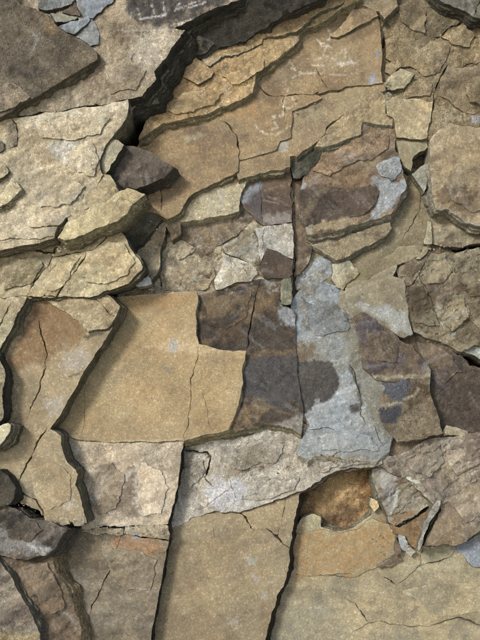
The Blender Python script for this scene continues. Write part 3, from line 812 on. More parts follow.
slab('R5t', 'rock_plate', [(344, 284), (352, 276), (366, 267), (385, 256), (400, 246), (422, 246), (425, 251), (424, 256), (416, 257), (400, 264), (380, 274), (362, 284), (350, 292)], 6.3, 1.5, (1, 3), (148, 136, 106), (136, 124, 98), .4, 'smooth',
     label='thin tan plate tapering below the triangular recess', cat=PL)
slab('R5', 'rock_plate', [(340, 292), (352, 286), (364, 280), (380, 272), (397, 264), (396, 270), (393, 276), (399, 278), (404, 280), (406, 296), (409, 316), (413, 334), (404, 338), (380, 330), (352, 318), (338, 306)], 6.9, 2, (2, 2), (150, 140, 116), (136, 126, 104), .4, 'smooth',
     label='tan-grey plate with pale diagonal streaks above the purple-brown plate', cat=PL)
slab('R9', 'rock_plate', [(378, 462), (392, 456), (404, 452), (418, 444), (436, 438), (462, 434), (476, 432), (530, 424), (530, 480), (500, 484), (478, 480), (462, 492), (448, 502), (436, 508), (424, 496), (408, 480), (392, 474)], 5.2, 2.5, (-1, 2), (150, 138, 120), (122, 108, 94), .5, 'flaky', rs=1.3,
     cracks=[([(420, 444), (421, 452), (419, 462)], .8, .3)], tr=2.6, label='brown and grey streaked plate below the dark brown one', cat=PL)
slab('R10', 'rock_plate', [(530, 462), (480, 468), (468, 477), (456, 486), (446, 496), (438, 504), (442, 510), (436, 522), (428, 536), (424, 546), (440, 545), (452, 546), (456, 546), (464, 543), (471, 537), (480, 530), (530, 516)], 4.6, 2.5, (0, 2), (146, 131, 109), (128, 114, 96), .5, 'flaky',
     tr=1.8, label='brown plate with pale upper rim near the right edge', cat=PL)
slab('R13', 'rock_block', [(388, 522), (400, 528), (418, 517), (431, 508), (428, 524), (422, 540), (417, 550), (410, 545), (406, 536), (394, 534)], 2.6, 2.5, (0, 2), (138, 112, 76), (116, 97, 70), .45, 'flaky', label='rust orange block under the grey ridged block', cat=BK)
slab('R11', 'rock_block', [(374, 466), (380, 463), (392, 468), (404, 474), (418, 484), (427, 492), (432, 499), (431, 505), (424, 509), (417, 516), (404, 522), (396, 528), (390, 524), (386, 512), (378, 496), (373, 482)], 4.0, 3, (-1, 3), (146, 136, 116), (124, 110, 92), .5, 'flaky', tilt=(1.0, -1.5), rs=1.5,
     cracks=[([(412, 520), (420, 514), (431, 509)], 1.4, .6)], tr=2.4, label='grey and brown ridged block to the right of the hollow', cat=BK)
slab('R11c', 'chip', [(402, 470), (407, 468), (414, 475), (421, 483), (416, 484), (407, 479)], 4.7, .7, (0, 1), (186, 184, 164), None, .5, 'smooth', parent='R11', label='small pale chip on top')
slab('R12', 'rock_flake', [(441, 500), (440, 507), (434, 517), (428, 529), (423, 542), (419, 551), (417, 549), (422, 534), (427, 519), (433, 506), (437, 501)], 6.0, 4, (2, 1), (150, 144, 130), (126, 118, 104), .4, 'flaky', ledge=.3, label='thin upright grey flake standing beside the ridged block', cat='rock flake')
for i, (p, c, lb) in enumerate([([(398, 533), (405, 536), (408, 544), (409, 554), (402, 550), (399, 542)], (160, 162, 160), 'small grey chip wedged beside the orange stained flake'),
        ([(409, 545), (416, 552), (411, 557), (406, 553)], (168, 160, 142), 'tiny pale chip below the thin upright flake'),
        ([(371, 498), (377, 500), (379, 507), (374, 512), (370, 506)], (178, 158, 118), 'small pale chip on the rim of the hollow'),
        ([(376, 566), (386, 560), (398, 553), (402, 560), (392, 566), (380, 569)], (120, 100, 78), 'brown chip lying under the orange stained flake'),
        ([(396, 536), (399, 543), (401, 553), (397, 557), (395, 546)], (112, 92, 76), 'narrow dark brown chip next to the small grey chip')]):
    slab('rc%d' % i, 'rock_chip', p, 2.2 if i != 3 else 1.7, 1.6, (0, 1), c, None, .5, 'flaky', label=lb, cat=CH, group='small chips around the hollow', spacing=1.3)

# --- grey mass, crumbly band, lower middle plate
slab('M', 'rock_plate', [(140, 700), (150, 600), (158, 540), (172, 523), (190, 518), (206, 512), (216, 510), (226, 512), (240, 512), (254, 507), (268, 502), (286, 496), (302, 490), (299, 502), (296, 515), (293, 528), (290, 546), (290, 560), (287, 573), (280, 591), (275, 607), (270, 622), (265, 645), (252, 700)], 4.0, 3.2, (5, 2), (158, 141, 108), (150, 132, 102), .4, 'smooth', wall=(74, 62, 48), rs=.8,  # edge colour darkened to hold the shade of its right side
     cracks=[([(239, 513), (246, 518), (250, 525), (254, 530)], 2.2, 1.0), ([(267, 529), (276, 536), (283, 544), (291, 551)], 2.2, 1.0), ([(286, 495), (285, 506), (282, 518), (278, 536)], .9, .5), ([(213, 528), (214, 536)], .7, .3)],
     ledge=0.35, label='smooth tan plate at the bottom between two dark edges', cat=PL)
slab('MT', 'rock_layer', [(160, 440), (200, 436), (240, 430), (300, 426), (312, 420), (330, 440), (380, 455), (382, 463), (372, 467), (350, 467), (336, 471), (322, 478), (308, 488), (302, 491), (286, 497), (268, 503), (254, 508), (240, 513), (226, 513), (214, 511), (190, 519), (170, 530), (150, 540)], 4.9, 2.6, (3, 4), (184, 175, 159), (166, 155, 136), .45, 'rough', rs=.75, wall=(115, 94, 76),
     cracks=[([(184, 451), (196, 452), (207, 453), (211, 457), (209, 466), (205, 478)], 2.6, 1.4), ([(205, 478), (208, 482), (212, 486)], 1.4, .6), ([(200, 510), (214, 500), (228, 490)], .7, .3), ([(228, 476), (232, 488), (238, 500)], .6, .3), ([(236, 484), (250, 470), (262, 466)], .6, .25)],
     tr=2.0, tilt=(.6, 0), label='crumbly whitish rock band above the smooth tan bottom plate', cat='rock layer')
slab('G', 'rock_plate', [(292, 300), (300, 290), (322, 284), (350, 296), (370, 320), (376, 352), (384, 374), (392, 398), (394, 424), (392, 440), (390, 452), (378, 462), (362, 461), (340, 457), (322, 456), (308, 462), (298, 456), (304, 436), (310, 426), (306, 417), (300, 416), (290, 400), (288, 350)], 6.4, 1.0, (0, 6), (147, 150, 149), (138, 137, 129), .4, 'flaky', rs=.9,
     cracks=[([(350, 366), (356, 382), (361, 398), (360, 414), (366, 424)], 1.0, .5), ([(310, 430), (322, 428), (334, 430)], 1.2, .3), ([(322, 456), (340, 452), (350, 446)], .8, .3), ([(374, 425), (378, 436), (384, 446)], .8, .4)],
     tr=1.6, wall=(156, 148, 126), label='blue-grey plate carrying a dark brown blotch', cat=PL)  # edge colour made paler so the ledge reads as lit
slab('R7', 'rock_plate', [(352, 319), (360, 312), (374, 318), (388, 328), (400, 340), (412, 346), (419, 355), (428, 363), (431, 370), (431, 380), (410, 382), (390, 382), (376, 380), (364, 368), (359, 350)], 7.3, 2, (0, 1), (118, 102, 84), (94, 84, 82), .5, 'flaky', rs=.9,
     tr=1.4, label='purple-brown speckled plate with bluish patches', cat=PL)
slab('R7b', 'rock_block', [(374, 376), (390, 379), (410, 377), (431, 376), (430, 392), (433, 402), (438, 416), (444, 433), (430, 436), (412, 440), (398, 442), (388, 432), (380, 420), (378, 406), (381, 396)], 7.1, 2.4, (1, 2), (128, 114, 90), (110, 96, 76), .5, 'rough', rs=.9, tilt=(1.5, 0),
     label='knobbly brown block with slate-blue hollows under the purple-brown plate', cat=BK)

# --- blocks in the middle
slab('P6', 'rock_plate', [(112, 240), (140, 200), (170, 200), (240, 170), (294, 168), (294, 300), (240, 300), (198, 300), (150, 302), (118, 300)], 6.7, 3, (0, 0), (176, 162, 134), (118, 102, 82), .5, 'flaky', rs=1.2,
     cracks=[([(164, 222), (163, 240), (160, 256), (157, 274), (161, 290)], 2.0, 1.2), ([(158, 202), (160, 212), (161, 222)], 1.0, .5), ([(180, 222), (180, 232)], 1.2, .6), ([(214, 224), (222, 232), (232, 237)], .8, .3)],
     tr=2.4, label='brown and cream flaking plate above the yellow plate', cat=PL)
slab('P6f', 'flake', [(176, 226), (200, 222), (222, 220), (244, 218), (246, 226), (236, 236), (222, 244), (212, 248), (196, 244), (182, 240)], 7.15, .6, (0, 1), (140, 124, 100), (166, 154, 130), .45, 'flaky', parent='P6')
slab('P6g', 'flake', [(162, 262), (176, 250), (196, 250), (210, 262), (216, 276), (208, 288), (186, 292), (166, 290)], 7.1, .5, (0, 1), (154, 140, 114), (120, 106, 88), .45, 'flaky', parent='P6')
slab('TL', 'rock_plate', [(126, 200), (150, 196), (172, 204), (182, 206), (181, 222), (181, 234), (172, 241), (166, 226), (163, 242), (160, 258), (157, 274), (150, 286), (138, 274), (126, 240)], 8.9, 2, (1, 2), (150, 134, 106), (132, 116, 92), .45, 'flaky', wall=OLIVE, label='small brown plate below the scratched plate, beside the dark rough block', cat=PL)
slab('RL', 'rock_plate', [(292, 165), (304, 172), (301, 196), (303, 220), (308, 238), (312, 248), (309, 262), (300, 274), (294, 276), (293, 230)], 6.7, 1.5, (0, 2), (126, 108, 86), (108, 92, 76), .45, 'flaky', label='narrow brown strip between the square block and the brown block', cat=PL)
slab('JB', 'rock_block', [(112, 196), (126, 186), (146, 192), (152, 200), (160, 206), (163, 216), (156, 226), (148, 236), (132, 250), (114, 236)], 10.6, 4, (4, 8), (104, 98, 80), (78, 74, 60), .5, 'rough', wall=BLACK, tilt=(-3, -2), label='dark rough block in the shadow beneath the tan wedge', cat=BK)
slab('P3', 'rock_block', [(240, 200), (243, 191), (248, 183), (256, 177), (274, 171), (290, 166), (292, 180), (292, 222), (278, 224), (264, 226), (255, 220), (250, 213), (244, 208)], 8.0, 2, (1, 1), (116, 98, 80), (98, 84, 74), .45, 'smooth', wall=BLACK,
     cracks=[([(262, 178), (262, 200), (263, 225)], .7, .35)], ledge=.3, label='dark brown square block scored with fine pale lines', cat=BK)
slab('P4', 'rock_block', [(254, 229), (264, 226), (278, 225), (292, 223), (293, 240), (293, 259), (284, 256), (270, 249), (264, 254), (261, 262), (259, 248)], 7.9, 2, (1, 1), (172, 166, 154), (148, 140, 126), .45, 'flaky', wall=BLACK, cracks=[([(265, 228), (263, 240), (262, 250)], .7, .3)],
     ledge=.3, label='whitish grey block below the dark brown square block', cat=BK)
slab('P5', 'rock_block', [(264, 253), (268, 248), (276, 251), (286, 256), (293, 260), (293, 274), (288, 278), (276, 278), (263, 277), (261, 268)], 8.1, 2, (1, 1), (104, 88, 74), (88, 76, 66), .5, 'flaky', wall=BLACK, ledge=.3, label='small dark brown block with five sides above the prism', cat=BK)
slab('P7', 'rock_block', [(224, 249), (232, 241), (242, 234), (252, 230), (256, 236), (260, 246), (260, 256), (256, 266), (244, 260), (232, 256), (225, 253)], 7.8, 1.4, (0, 2), (150, 136, 108), (176, 168, 150), .45, 'flaky', tilt=(-2, -1.5), tr=2, label='tan flaky block wedged left of the whitish grey block', cat=BK)
slab('P8', 'rock_chip', [(222, 252), (232, 257), (244, 261), (255, 267), (258, 274), (252, 280), (240, 282), (228, 286), (216, 290), (214, 280), (220, 270), (223, 262)], 7.5, .9, (0, 1), (184, 176, 158), (164, 154, 132), .45, 'flaky', label='whitish triangular chip above the dark purple-brown plate', cat=CH)
slab('K', 'rock_plate', [(180, 294), (200, 295), (210, 292), (222, 289), (235, 285), (248, 282), (258, 279), (270, 279), (281, 279), (281, 304), (288, 307), (295, 311), (296, 330), (296, 350), (297, 372), (300, 392), (303, 408), (303, 418), (302, 430), (301, 434), (292, 429), (280, 425), (268, 424), (252, 427), (232, 431), (200, 434), (188, 400), (184, 340)], 7.0, 2.7, (1, 9), (88, 78, 68), (126, 107, 80), .4, 'flaky', rs=.6, wall=(158, 148, 118), jag=.03,  # light on the lower edge is painted into its pale wall colour
     cracks=[([(261, 280), (257, 292), (254, 306), (251, 322), (248, 338), (246, 350)], 1.1, .7)], ledge=0.35, label='dark purple-brown plate to the right of the yellow plate', cat=PL)
slab('PR', 'rock_block', [(281, 281), (284, 278), (291, 277), (292, 284), (291, 304), (286, 305), (281, 304)], 7.8, 2, (1, 1), (128, 124, 102), None, .5, 'flaky', wall=BLACK, ledge=.3, label='short upright grey-green prism of rock', cat=BK)
slab('BL', 'rock_plate', [(309, 243), (314, 246), (321, 249), (328, 256), (331, 264), (334, 272), (331, 278), (325, 280), (318, 284), (304, 292), (296, 290), (296, 276), (304, 268), (308, 262), (310, 252)], 5.6, 1.2, (0, 1), (148, 152, 154), (136, 136, 130), .4, 'flaky', label='pale blue-grey triangular plate in the gap by the prism', cat=PL)
slab('CH1', 'rock_chip', [(332, 264), (340, 261), (350, 261), (354, 267), (360, 272), (354, 279), (346, 284), (343, 290), (336, 287), (331, 279), (333, 272)], 6.6, 1.4, (0, 2), (160, 152, 126), (146, 136, 108), .4, 'flaky', label='tan chip beside the blue-grey triangular plate', cat=CH)
slab('BG', 'rock_plate', [(300, 286), (312, 282), (326, 282), (336, 286), (346, 292), (360, 300), (372, 306), (364, 312), (352, 320), (340, 316), (322, 306), (306, 302)], 6.5, 1.2, (0, 1), (148, 152, 153), (136, 132, 122), .45, 'flaky', label='ragged blue-grey strip over the purple-brown plate', cat=PL)

# --- right-hand blocks
slab('R1b', 'rock_plate', [(308, 241), (318, 240), (335, 238), (362, 231), (390, 222), (392, 228), (386, 236), (372, 244), (362, 248), (350, 256), (338, 260), (330, 257), (322, 251), (313, 246)], 7.3, 2.2, (1, 5), (150, 136, 108), (128, 114, 92), .45, 'flaky', wall=(152, 144, 120), label='narrow tan ledge tucked under the brown block with blue-grey chips', cat=PL)
slab('R1', 'rock_block', [(298, 196), (303, 178), (312, 164), (326, 148), (345, 128), (362, 114), (396, 118), (395, 148), (400, 156), (402, 168), (406, 179), (407, 187), (402, 193), (397, 205), (391, 214), (376, 219), (361, 223), (345, 228), (330, 232), (314, 235), (306, 234), (304, 222), (299, 210)], 9.0, 3.2, (3, 8), (138, 116, 90), (116, 98, 78), .5, 'flaky', wall=(150, 144, 124),  # wall colour lightened to paint light onto the underside
     cracks=[([(318, 203), (330, 201), (342, 200), (352, 195)], 1.4, .5)], tr=1.6, label='brown block with bright blue-grey chips at its corner', cat=BK)
slab('R1f', 'flake', [(376, 166), (384, 160), (394, 156), (400, 158), (402, 168), (397, 176), (392, 181), (387, 177), (378, 173)], 9.35, .5, (0, 1), (136, 140, 143), (150, 153, 155), .5, 'flaky', jag=.09, parent='R1', label='bright blue-grey flake')
slab('R1g', 'flake', [(296, 190), (318, 186), (332, 189), (346, 190), (360, 188), (374, 185), (379, 190), (377, 200), (370, 210), (358, 216), (340, 219), (320, 224), (306, 226), (300, 212)], 9.2, .5, (0, 1), (98, 84, 72), (120, 104, 82), .4, 'flaky', parent='R1', label='dark brown flake')
slab('CH2', 'rock_chip', [(412, 174), (418, 169), (425, 164), (429, 163), (429, 172), (427, 182), (424, 193), (419, 184)], 8.6, 2, (0, 1), (150, 146, 130), (124, 120, 106), .45, 'flaky', label='pointed grey chip hanging over the triangular gap', cat=CH)
slab('CH3', 'rock_chip', [(427, 221), (431, 222), (432, 236), (432, 244), (424, 244), (426, 232)], 6.4, 1.4, (0, 1), (164, 154, 124), None, .5, 'smooth', label='narrow upright tan chip in the joint beside the shaded strip', cat=CH)
slab('CH4', 'rock_chip', [(423, 246), (427, 247), (426, 254), (420, 259), (416, 259), (422, 252)], 6.9, 1.4, (0, 1), (150, 138, 108), None, .5, 'smooth', label='tiny tan chip at the end of the dark horizontal gap', cat=CH)

# --- upper middle and upper right
slab('RT', 'rock_plate', [(310, 30), (335, -55), (535, -55), (535, 220), (500, 218), (470, 205), (450, 196), (440, 196), (436, 170), (430, 142), (428, 140), (400, 138), (380, 110), (340, 120), (300, 130)], 9.2, 3, (0, 2), (150, 132, 98), (132, 116, 88), .5, 'rough', rs=1.15,
     cracks=[([(464, 20), (456, 26), (446, 31), (440, 37), (434, 38)], 1.8, .9), ([(461, 35), (456, 39), (453, 43)], 1.6, .7), ([(447, 63), (443, 74), (437, 85), (434, 100), (431, 114), (428, 126)], 1.8, 1.2), ([(384, 34), (384, 46), (379, 52), (380, 66), (381, 82), (384, 92), (387, 97)], 2.4, 1.4),
             ([(453, 43), (448, 55), (446, 64)], .9, .4), ([(464, 66), (472, 63), (486, 62)], 1.3, .5), ([(427, 12), (425, 24), (424, 34)], 1.0, .4)],
     tr=2.2, label='rough lumpy tan rock filling the upper right', cat=PL)
slab('RTf', 'flake', [(385, 40), (400, 30), (420, 34), (428, 40), (440, 38), (452, 44), (446, 60), (440, 72), (424, 76), (410, 66), (396, 66), (386, 58)], 9.7, .5, (1, 1), (152, 134, 100), (136, 120, 92), .45, 'rough', parent='RT', rs=.9)
slab('RTg', 'flake', [(440, 80), (448, 66), (462, 68), (484, 64), (530, 66), (530, 118), (484, 116), (464, 112), (450, 100), (438, 96)], 9.65, .5, (0, 1), (142, 124, 94), (126, 110, 86), .45, 'rough', parent='RT', rs=1.0)
slab('T3c', 'rock_block', [(395, 138), (412, 140), (427, 140), (428, 147), (419, 152), (412, 160), (411, 171), (405, 167), (400, 158)], 8.9, 2, (0, 2), (154, 144, 114), (140, 130, 102), .4, 'smooth', wall=OLIVE, label='tan wedge-shaped block pointing down above the pointed grey chip', cat=BK)
slab('T3b', 'rock_block', [(384, 98), (392, 96), (404, 98), (420, 99), (433, 101), (432, 110), (429, 124), (427, 138), (412, 139), (397, 137), (395, 128), (394, 119), (387, 115), (386, 106)], 9.9, 1.2, (0, 2), (172, 156, 120), (158, 142, 110), .4, 'flaky', wall=OLIVE, label='light tan square block bounded by two black cracks', cat=BK)
slab('T3d', 'rock_chip', [(383, 84), (390, 76), (400, 69), (410, 72), (415, 74), (410, 82), (404, 88), (392, 90)], 10.3, 1.4, (0, 3), (176, 162, 128), (156, 140, 110), .4, 'flaky', wall=OLIVE, tilt=(0, -4), label='pale angular chip jutting out above the light tan square block', cat=CH)
slab('T3e', 'rock_chip', [(380, 95), (388, 92), (392, 94), (390, 99), (384, 100)], 10.0, 1, (0, 2), (152, 142, 116), None, .5, 'flaky', wall=OLIVE, label='tiny tan chip in the joint left of the square block', cat=CH, spacing=1.2)
slab('R3', 'rock_plate', [(430, 140), (438, 130), (450, 122), (462, 126), (476, 128), (490, 126), (535, 122), (535, 232), (494, 228), (480, 226), (467, 223), (456, 215), (446, 209), (437, 210), (434, 202), (432, 186), (430, 172)], 9.75, 2.8, (-1, 3), (160, 142, 110), (130, 112, 88), .45, 'flaky', wall=(152, 148, 132), rs=1.3,  # lighter wall colour stands in for light on the lower edge
     label='large smooth tan plate with brown lower corner on the right', cat=PL)
slab('R3b', 'edge_facet', [(430, 150), (433, 148), (437, 170), (439, 200), (440, 211), (436, 210), (433, 200), (431, 176)], 9.0, 2, (-1, 1), (140, 138, 116), None, .5, 'flaky', parent='R3')
slab('TR', 'rock_plate', [(425, -55), (434, -5), (444, 3), (454, 7), (464, 11), (474, 17), (484, 19), (535, 26), (535, -55)], 12.0, 3, (-2, 4), (112, 110, 96), (96, 94, 80), .5, 'flaky', wall=BLACK, cracks=[([(482, -5), (477, 6), (475, 14)], 1.4, .8)], label='grey-green plate overhanging the top right corner', cat=PL)
slab('T2c', 'rock_block', [(290, 164), (298, 157), (309, 149), (318, 140), (326, 130), (338, 122), (348, 122), (345, 138), (332, 146), (324, 149), (320, 158), (310, 168), (300, 178), (293, 178)], 8.7, 2.5, (0, 2), (98, 98, 84), (78, 78, 66), .5, 'rough', wall=BLACK, label='dark grey-green broken ledge under the scratched plate', cat=BK)
slab('T3a', 'rock_block', [(314, 148), (320, 138), (328, 128), (340, 118), (352, 104), (366, 94), (382, 92), (386, 98), (386, 113), (393, 118), (393, 125), (380, 124), (370, 122), (363, 121), (361, 128), (361, 134), (346, 139), (334, 145), (324, 147)], 10.0, 2.6, (0, 9), (168, 150, 114), (148, 130, 100), .4, 'flaky', wall=(142, 138, 116), jag=.035, label='tan L-shaped block with thick shaded underside', cat=BK)  # underside colour lightened as if light reached it from below
slab('T2b', 'rock_plate', [(246, 140), (270, 104), (292, 106), (318, 92), (345, 84), (384, 82), (386, 90), (376, 95), (366, 98), (354, 105), (346, 113), (338, 119), (327, 126), (325, 134), (319, 140), (307, 149), (297, 157), (290, 156), (290, 167), (276, 170), (262, 173), (250, 176), (239, 180), (236, 172), (238, 160)], 10.1, 1.5, (0, 4), (160, 140, 104), (146, 126, 96), .4, 'smooth', wall=(136, 130, 104), label='long slanting tan plate just below the scratched plate', cat=PL)
slab('P2', 'rock_block', [(178, 214), (182, 205), (190, 197), (204, 190), (220, 183), (237, 173), (244, 176), (250, 179), (244, 188), (240, 198), (239, 206), (239, 211), (226, 215), (206, 218), (190, 221), (180, 222)], 9.0, 1.8, (0, 4), (184, 170, 136), (158, 142, 110), .4, 'flaky', wall=(170, 158, 126), tr=1.6, label='cream block with a sharp lower edge in the middle of the face', cat=BK)  # lower edge brightened in colour to look lit
slab('T2', 'rock_plate', [(118, 200), (140, 140), (170, 110), (250, 60), (300, 20), (340, -10), (366, -4), (378, 18), (382, 50), (381, 70), (383, 83), (372, 85), (360, 85), (345, 87), (330, 90), (318, 94), (322, 98), (306, 106), (292, 111), (292, 124), (291, 137), (280, 141), (277, 149), (262, 154), (248, 158), (239, 160), (238, 171), (226, 177), (214, 183), (204, 188), (194, 193), (188, 198), (183, 207), (178, 214), (168, 220), (158, 214), (140, 210)], 10.6, 1.6, (1, 4), (162, 138, 100), (144, 122, 92), .4, 'smooth', wall=(134, 124, 96), rs=1.5, jag=.04,
     cracks=[([(222, 121), (229, 125), (234, 133), (238, 142), (240, 152), (239, 162)], 1.8, .8), ([(316, 68), (321, 76), (327, 88)], .9, .4), ([(256, 84), (264, 92), (272, 96), (286, 96), (302, 94), (318, 94)], 1.3, .5), ([(160, 185), (162, 196), (161, 210)], 1.2, .6), ([(284, 96), (285, 108), (284, 118)], .7, .3)],
     label='tan plate scratched with white letter-like marks', cat=PL)
slab('T2t', 'flake', [(330, 36), (338, 28), (346, 20), (352, 10), (362, 8), (376, 11), (379, 15), (370, 21), (358, 26), (346, 33), (338, 37)], 11.3, .9, (1, 2), (160, 138, 102), (144, 124, 94), .4, 'flaky', parent='T2', wall=OLIVE)
slab('T2u', 'flake', [(352, 4), (362, -8), (400, -12), (398, 6), (390, 14), (384, 20), (379, 12), (366, 6)], 11.2, 1.2, (1, 3), (152, 134, 102), (138, 120, 92), .4, 'flaky', parent='T2', wall=OLIVE)
slab('T1', 'rock_plate', [(138, 140), (150, 112), (168, 84), (182, 62), (200, 40), (240, 22), (275, 8), (300, -6), (330, -30), (362, -30), (362, -2), (350, 4), (338, 10), (330, 16), (318, 24), (306, 28), (301, 34), (299, 40), (292, 47), (277, 59), (266, 67), (256, 75), (255, 83), (253, 92), (246, 97), (240, 100), (228, 105), (214, 110), (203, 115), (190, 117), (178, 120), (164, 123), (150, 132)], 12.4, 1.8, (3, 5), (172, 146, 102), (156, 132, 94), .4, 'flaky', wall=(140, 128, 94), jag=.05,
     tr=1.7, label='ochre plate whose curving lower edge runs under the dark overhang', cat=PL)
slab('T1b', 'flake', [(196, 52), (214, 40), (240, 28), (268, 14), (296, -2), (336, -20), (346, -8), (344, 2), (330, 8), (318, 13), (310, 20), (302, 28), (296, 32), (284, 35), (272, 36), (263, 38), (262, 43), (254, 47), (246, 51), (240, 53), (228, 55), (218, 60), (210, 66), (202, 60)], 12.9, .7, (1, 2), (172, 146, 102), (158, 134, 96), .4, 'flaky', parent='T1', wall=OLIVE)
slab('T1c', 'flake', [(178, 74), (188, 64), (196, 58), (206, 64), (214, 72), (211, 77), (204, 81), (198, 84), (190, 80)], 12.9, .6, (1, 1), (168, 142, 102), (156, 132, 96), .4, 'flaky', parent='T1', wall=OLIVE)

# --- yellow plate and neighbours on the left
slab('N', 'rock_plate', [(50, 534), (70, 528), (92, 531), (120, 534), (146, 538), (169, 541), (167, 550), (163, 570), (159, 592), (155, 615), (151, 640), (146, 700), (60, 700), (56, 600)], 7.2, 4.5, (2, 1), (138, 125, 103), (120, 109, 91), .45, 'flaky', rs=.8, wall=(62, 57, 46), jag=.03,  # dark wall colour stands in for shade on the right-facing edge
     cracks=[([(122, 535), (118, 546), (112, 562), (106, 578), (98, 596), (90, 614)], 1.3, .8), ([(120, 566), (134, 562), (148, 563)], .7, .25)], tr=1.4, ledge=0.35, label='grey-brown plate at the bottom left of the smooth tan plate', cat=PL)
slab('SS', 'rock_strip', [(56, 526), (76, 528), (90, 530), (106, 527), (121, 528), (140, 526), (160, 524), (168, 526), (170, 534), (169, 540), (146, 537), (126, 534), (104, 533), (88, 533), (66, 532)], 7.5, 2, (1, 1), (166, 152, 126), (144, 130, 106), .45, 'flaky', wall=BLACK, cracks=[([(122, 526), (124, 530), (122, 535)], 2.2, .9)], label='thin broken strip of rock between the streaked and grey-brown plates', cat='rock strip')
slab('W', 'rock_plate', [(52, 432), (80, 441), (120, 443), (150, 442), (184, 441), (181, 458), (179, 474), (176, 492), (172, 508), (168, 524), (150, 526), (122, 527), (104, 526), (88, 530), (60, 526), (50, 480)], 7.7, 4.5, (2, 0), (190, 172, 146), (170, 152, 126), .4, 'flaky', rs=.8, wall=(62, 57, 46), jag=.03, tr=1.6, ledge=0.35, label='pinkish tan plate with white and grey streaks below the yellow plate', cat=PL)  # right-facing edge shade painted in as a near-black wall colour
slab('Y', 'rock_plate', [(80, 330), (104, 300), (118, 297), (150, 294), (172, 292), (196, 291), (198, 297), (196, 318), (196, 334), (199, 344), (208, 346), (222, 350), (234, 351), (246, 351), (245, 360), (242, 369), (243, 382), (240, 398), (236, 412), (232, 423), (228, 430), (212, 434), (198, 437), (184, 441), (150, 442), (120, 442), (80, 440), (56, 434), (46, 420), (60, 370)], 8.1, 3.6, (2, 9), (176, 152, 109), (166, 143, 104), .35, 'smooth', rs=.8, wall=(160, 148, 114), jag=.03,  # wall colour raised, painting light onto the lower band
     cracks=[([(198, 347), (195, 366), (191, 392), (188, 416), (184, 440)], .8, .5), ([(203, 390), (206, 406), (212, 430)], .5, .2), ([(97, 340), (84, 400), (82, 432)], .5, .2)], ledge=0.35, label='smooth yellow ochre plate in the centre left', cat=PL)

# --- left column
slab('H3', 'rock_plate', [(-55, 530), (-4, 556), (10, 574), (28, 606), (40, 634), (50, 700), (-55, 700)], 13.9, 3, (2, 0), (142, 130, 112), (114, 102, 90), .5, 'flaky', tr=1.8, label='mottled brown plate filling the bottom left corner', cat=PL)
slab('H2', 'rock_plate', [(-2, 553), (10, 557), (25, 559), (40, 556), (52, 554), (53, 565), (58, 575), (63, 583), (68, 592), (71, 602), (73, 612), (78, 620), (80, 628), (79, 645), (78, 700), (52, 700), (40, 634), (27, 604), (12, 576), (2, 562)], 11.6, 4, (9, 5), (128, 110, 88), (106, 92, 76), .5, 'flaky', rs=1.4, wall=(160, 138, 100), tilt=(-2, 0), tr=1.8, label='thick brown plate with rounded edge in the bottom left', cat=PL)  # lit look of the thick edge comes from a lightened wall colour
slab('H', 'rock_plate', [(-55, 503), (8, 506), (18, 510), (30, 519), (52, 523), (67, 529), (51, 552), (46, 556), (25, 560), (0, 556), (-55, 545)], 14.2, 4, (7, 6), (110, 99, 86), (80, 73, 66), .5, 'flaky', wall=(101, 94, 81), tr=1.4, label='purplish grey plate with pale lower rim in the lower left', cat=PL)
slab('E', 'rock_plate', [(-55, 400), (-10, 360), (14, 318), (28, 296), (60, 292), (100, 290), (112, 298), (121, 307), (118, 317), (110, 332), (99, 349), (87, 367), (72, 394), (58, 418), (50, 429), (56, 432), (61, 436), (61, 444), (63, 452), (67, 462), (76, 470), (78, 474), (75, 485), (80, 495), (82, 506), (85, 516), (87, 523), (76, 521), (62, 523), (46, 520), (38, 510), (22, 504), (12, 494), (-10, 490), (-55, 500)], 12.6, 4.4, (3, 1), (168, 150, 116), (156, 138, 106), .4, 'smooth', rs=1.0, wall=(112, 107, 84), jag=.035,  # wall colour lowered to deepen shade along the right edge
     cracks=[([(38, 317), (41, 334), (46, 350), (46, 366), (40, 382), (33, 402), (27, 418)], 1.2, .7), ([(47, 428), (36, 446), (26, 464), (18, 484)], 1.6, .8), ([(18, 484), (22, 494), (36, 500), (43, 512), (44, 520)], 1.5, .7)], ledge=.3, label='long sandy plate with a rust brown patch on the left', cat=PL)
slab('E2', 'flake', [(96, 296), (110, 298), (120, 306), (116, 316), (109, 327), (98, 329), (88, 332), (80, 322), (66, 312), (50, 303), (44, 298)], 13.1, .6, (1, 2), (176, 158, 122), (164, 146, 112), .4, 'flaky', parent='E', cracks=[([(97, 300), (104, 307), (113, 316)], 1.0, .5)], label='paler broken flake at the upper end')
for i, (p, lb) in enumerate([([(44, 519), (52, 517), (58, 520), (56, 525), (46, 524)], 'a'), ([(59, 518), (68, 518), (70, 524), (60, 525)], 'b'), ([(71, 520), (78, 516), (84, 518), (84, 525), (74, 526)], 'c')]):
    slab('ec%d' % i, 'rock_chip', p, 12.8, 4, (1, 3), (160, 148, 122), None, .5, 'flaky', label=['small tan chip in the row under the sandy plate, nearest the purplish plate', 'small tan chip in the middle of the row under the sandy plate', 'small tan chip at the end of the row nearest the streaked plate'][i], cat=CH, group='row of chips under the sandy plate', spacing=1.2)
slab('WC', 'rock_chip', [(134, 284), (140, 280), (148, 276), (151, 279), (152, 284), (146, 286), (138, 287)], 11.0, 2, (0, 2), (184, 182, 178), None, .5, 'smooth', label='small whitish chip under the corner of the cracked plate', cat=CH, spacing=1.3)
slab('G3', 'rock_block', [(-40, 468), (0, 470), (8, 476), (15, 488), (15, 498), (8, 505), (-6, 508), (-40, 512)], 15.6, 3, (3, 3), (92, 84, 70), (72, 68, 58), .5, 'rough', wall=BLACK, label='dark rounded block at the left edge above the purplish plate', cat=BK)
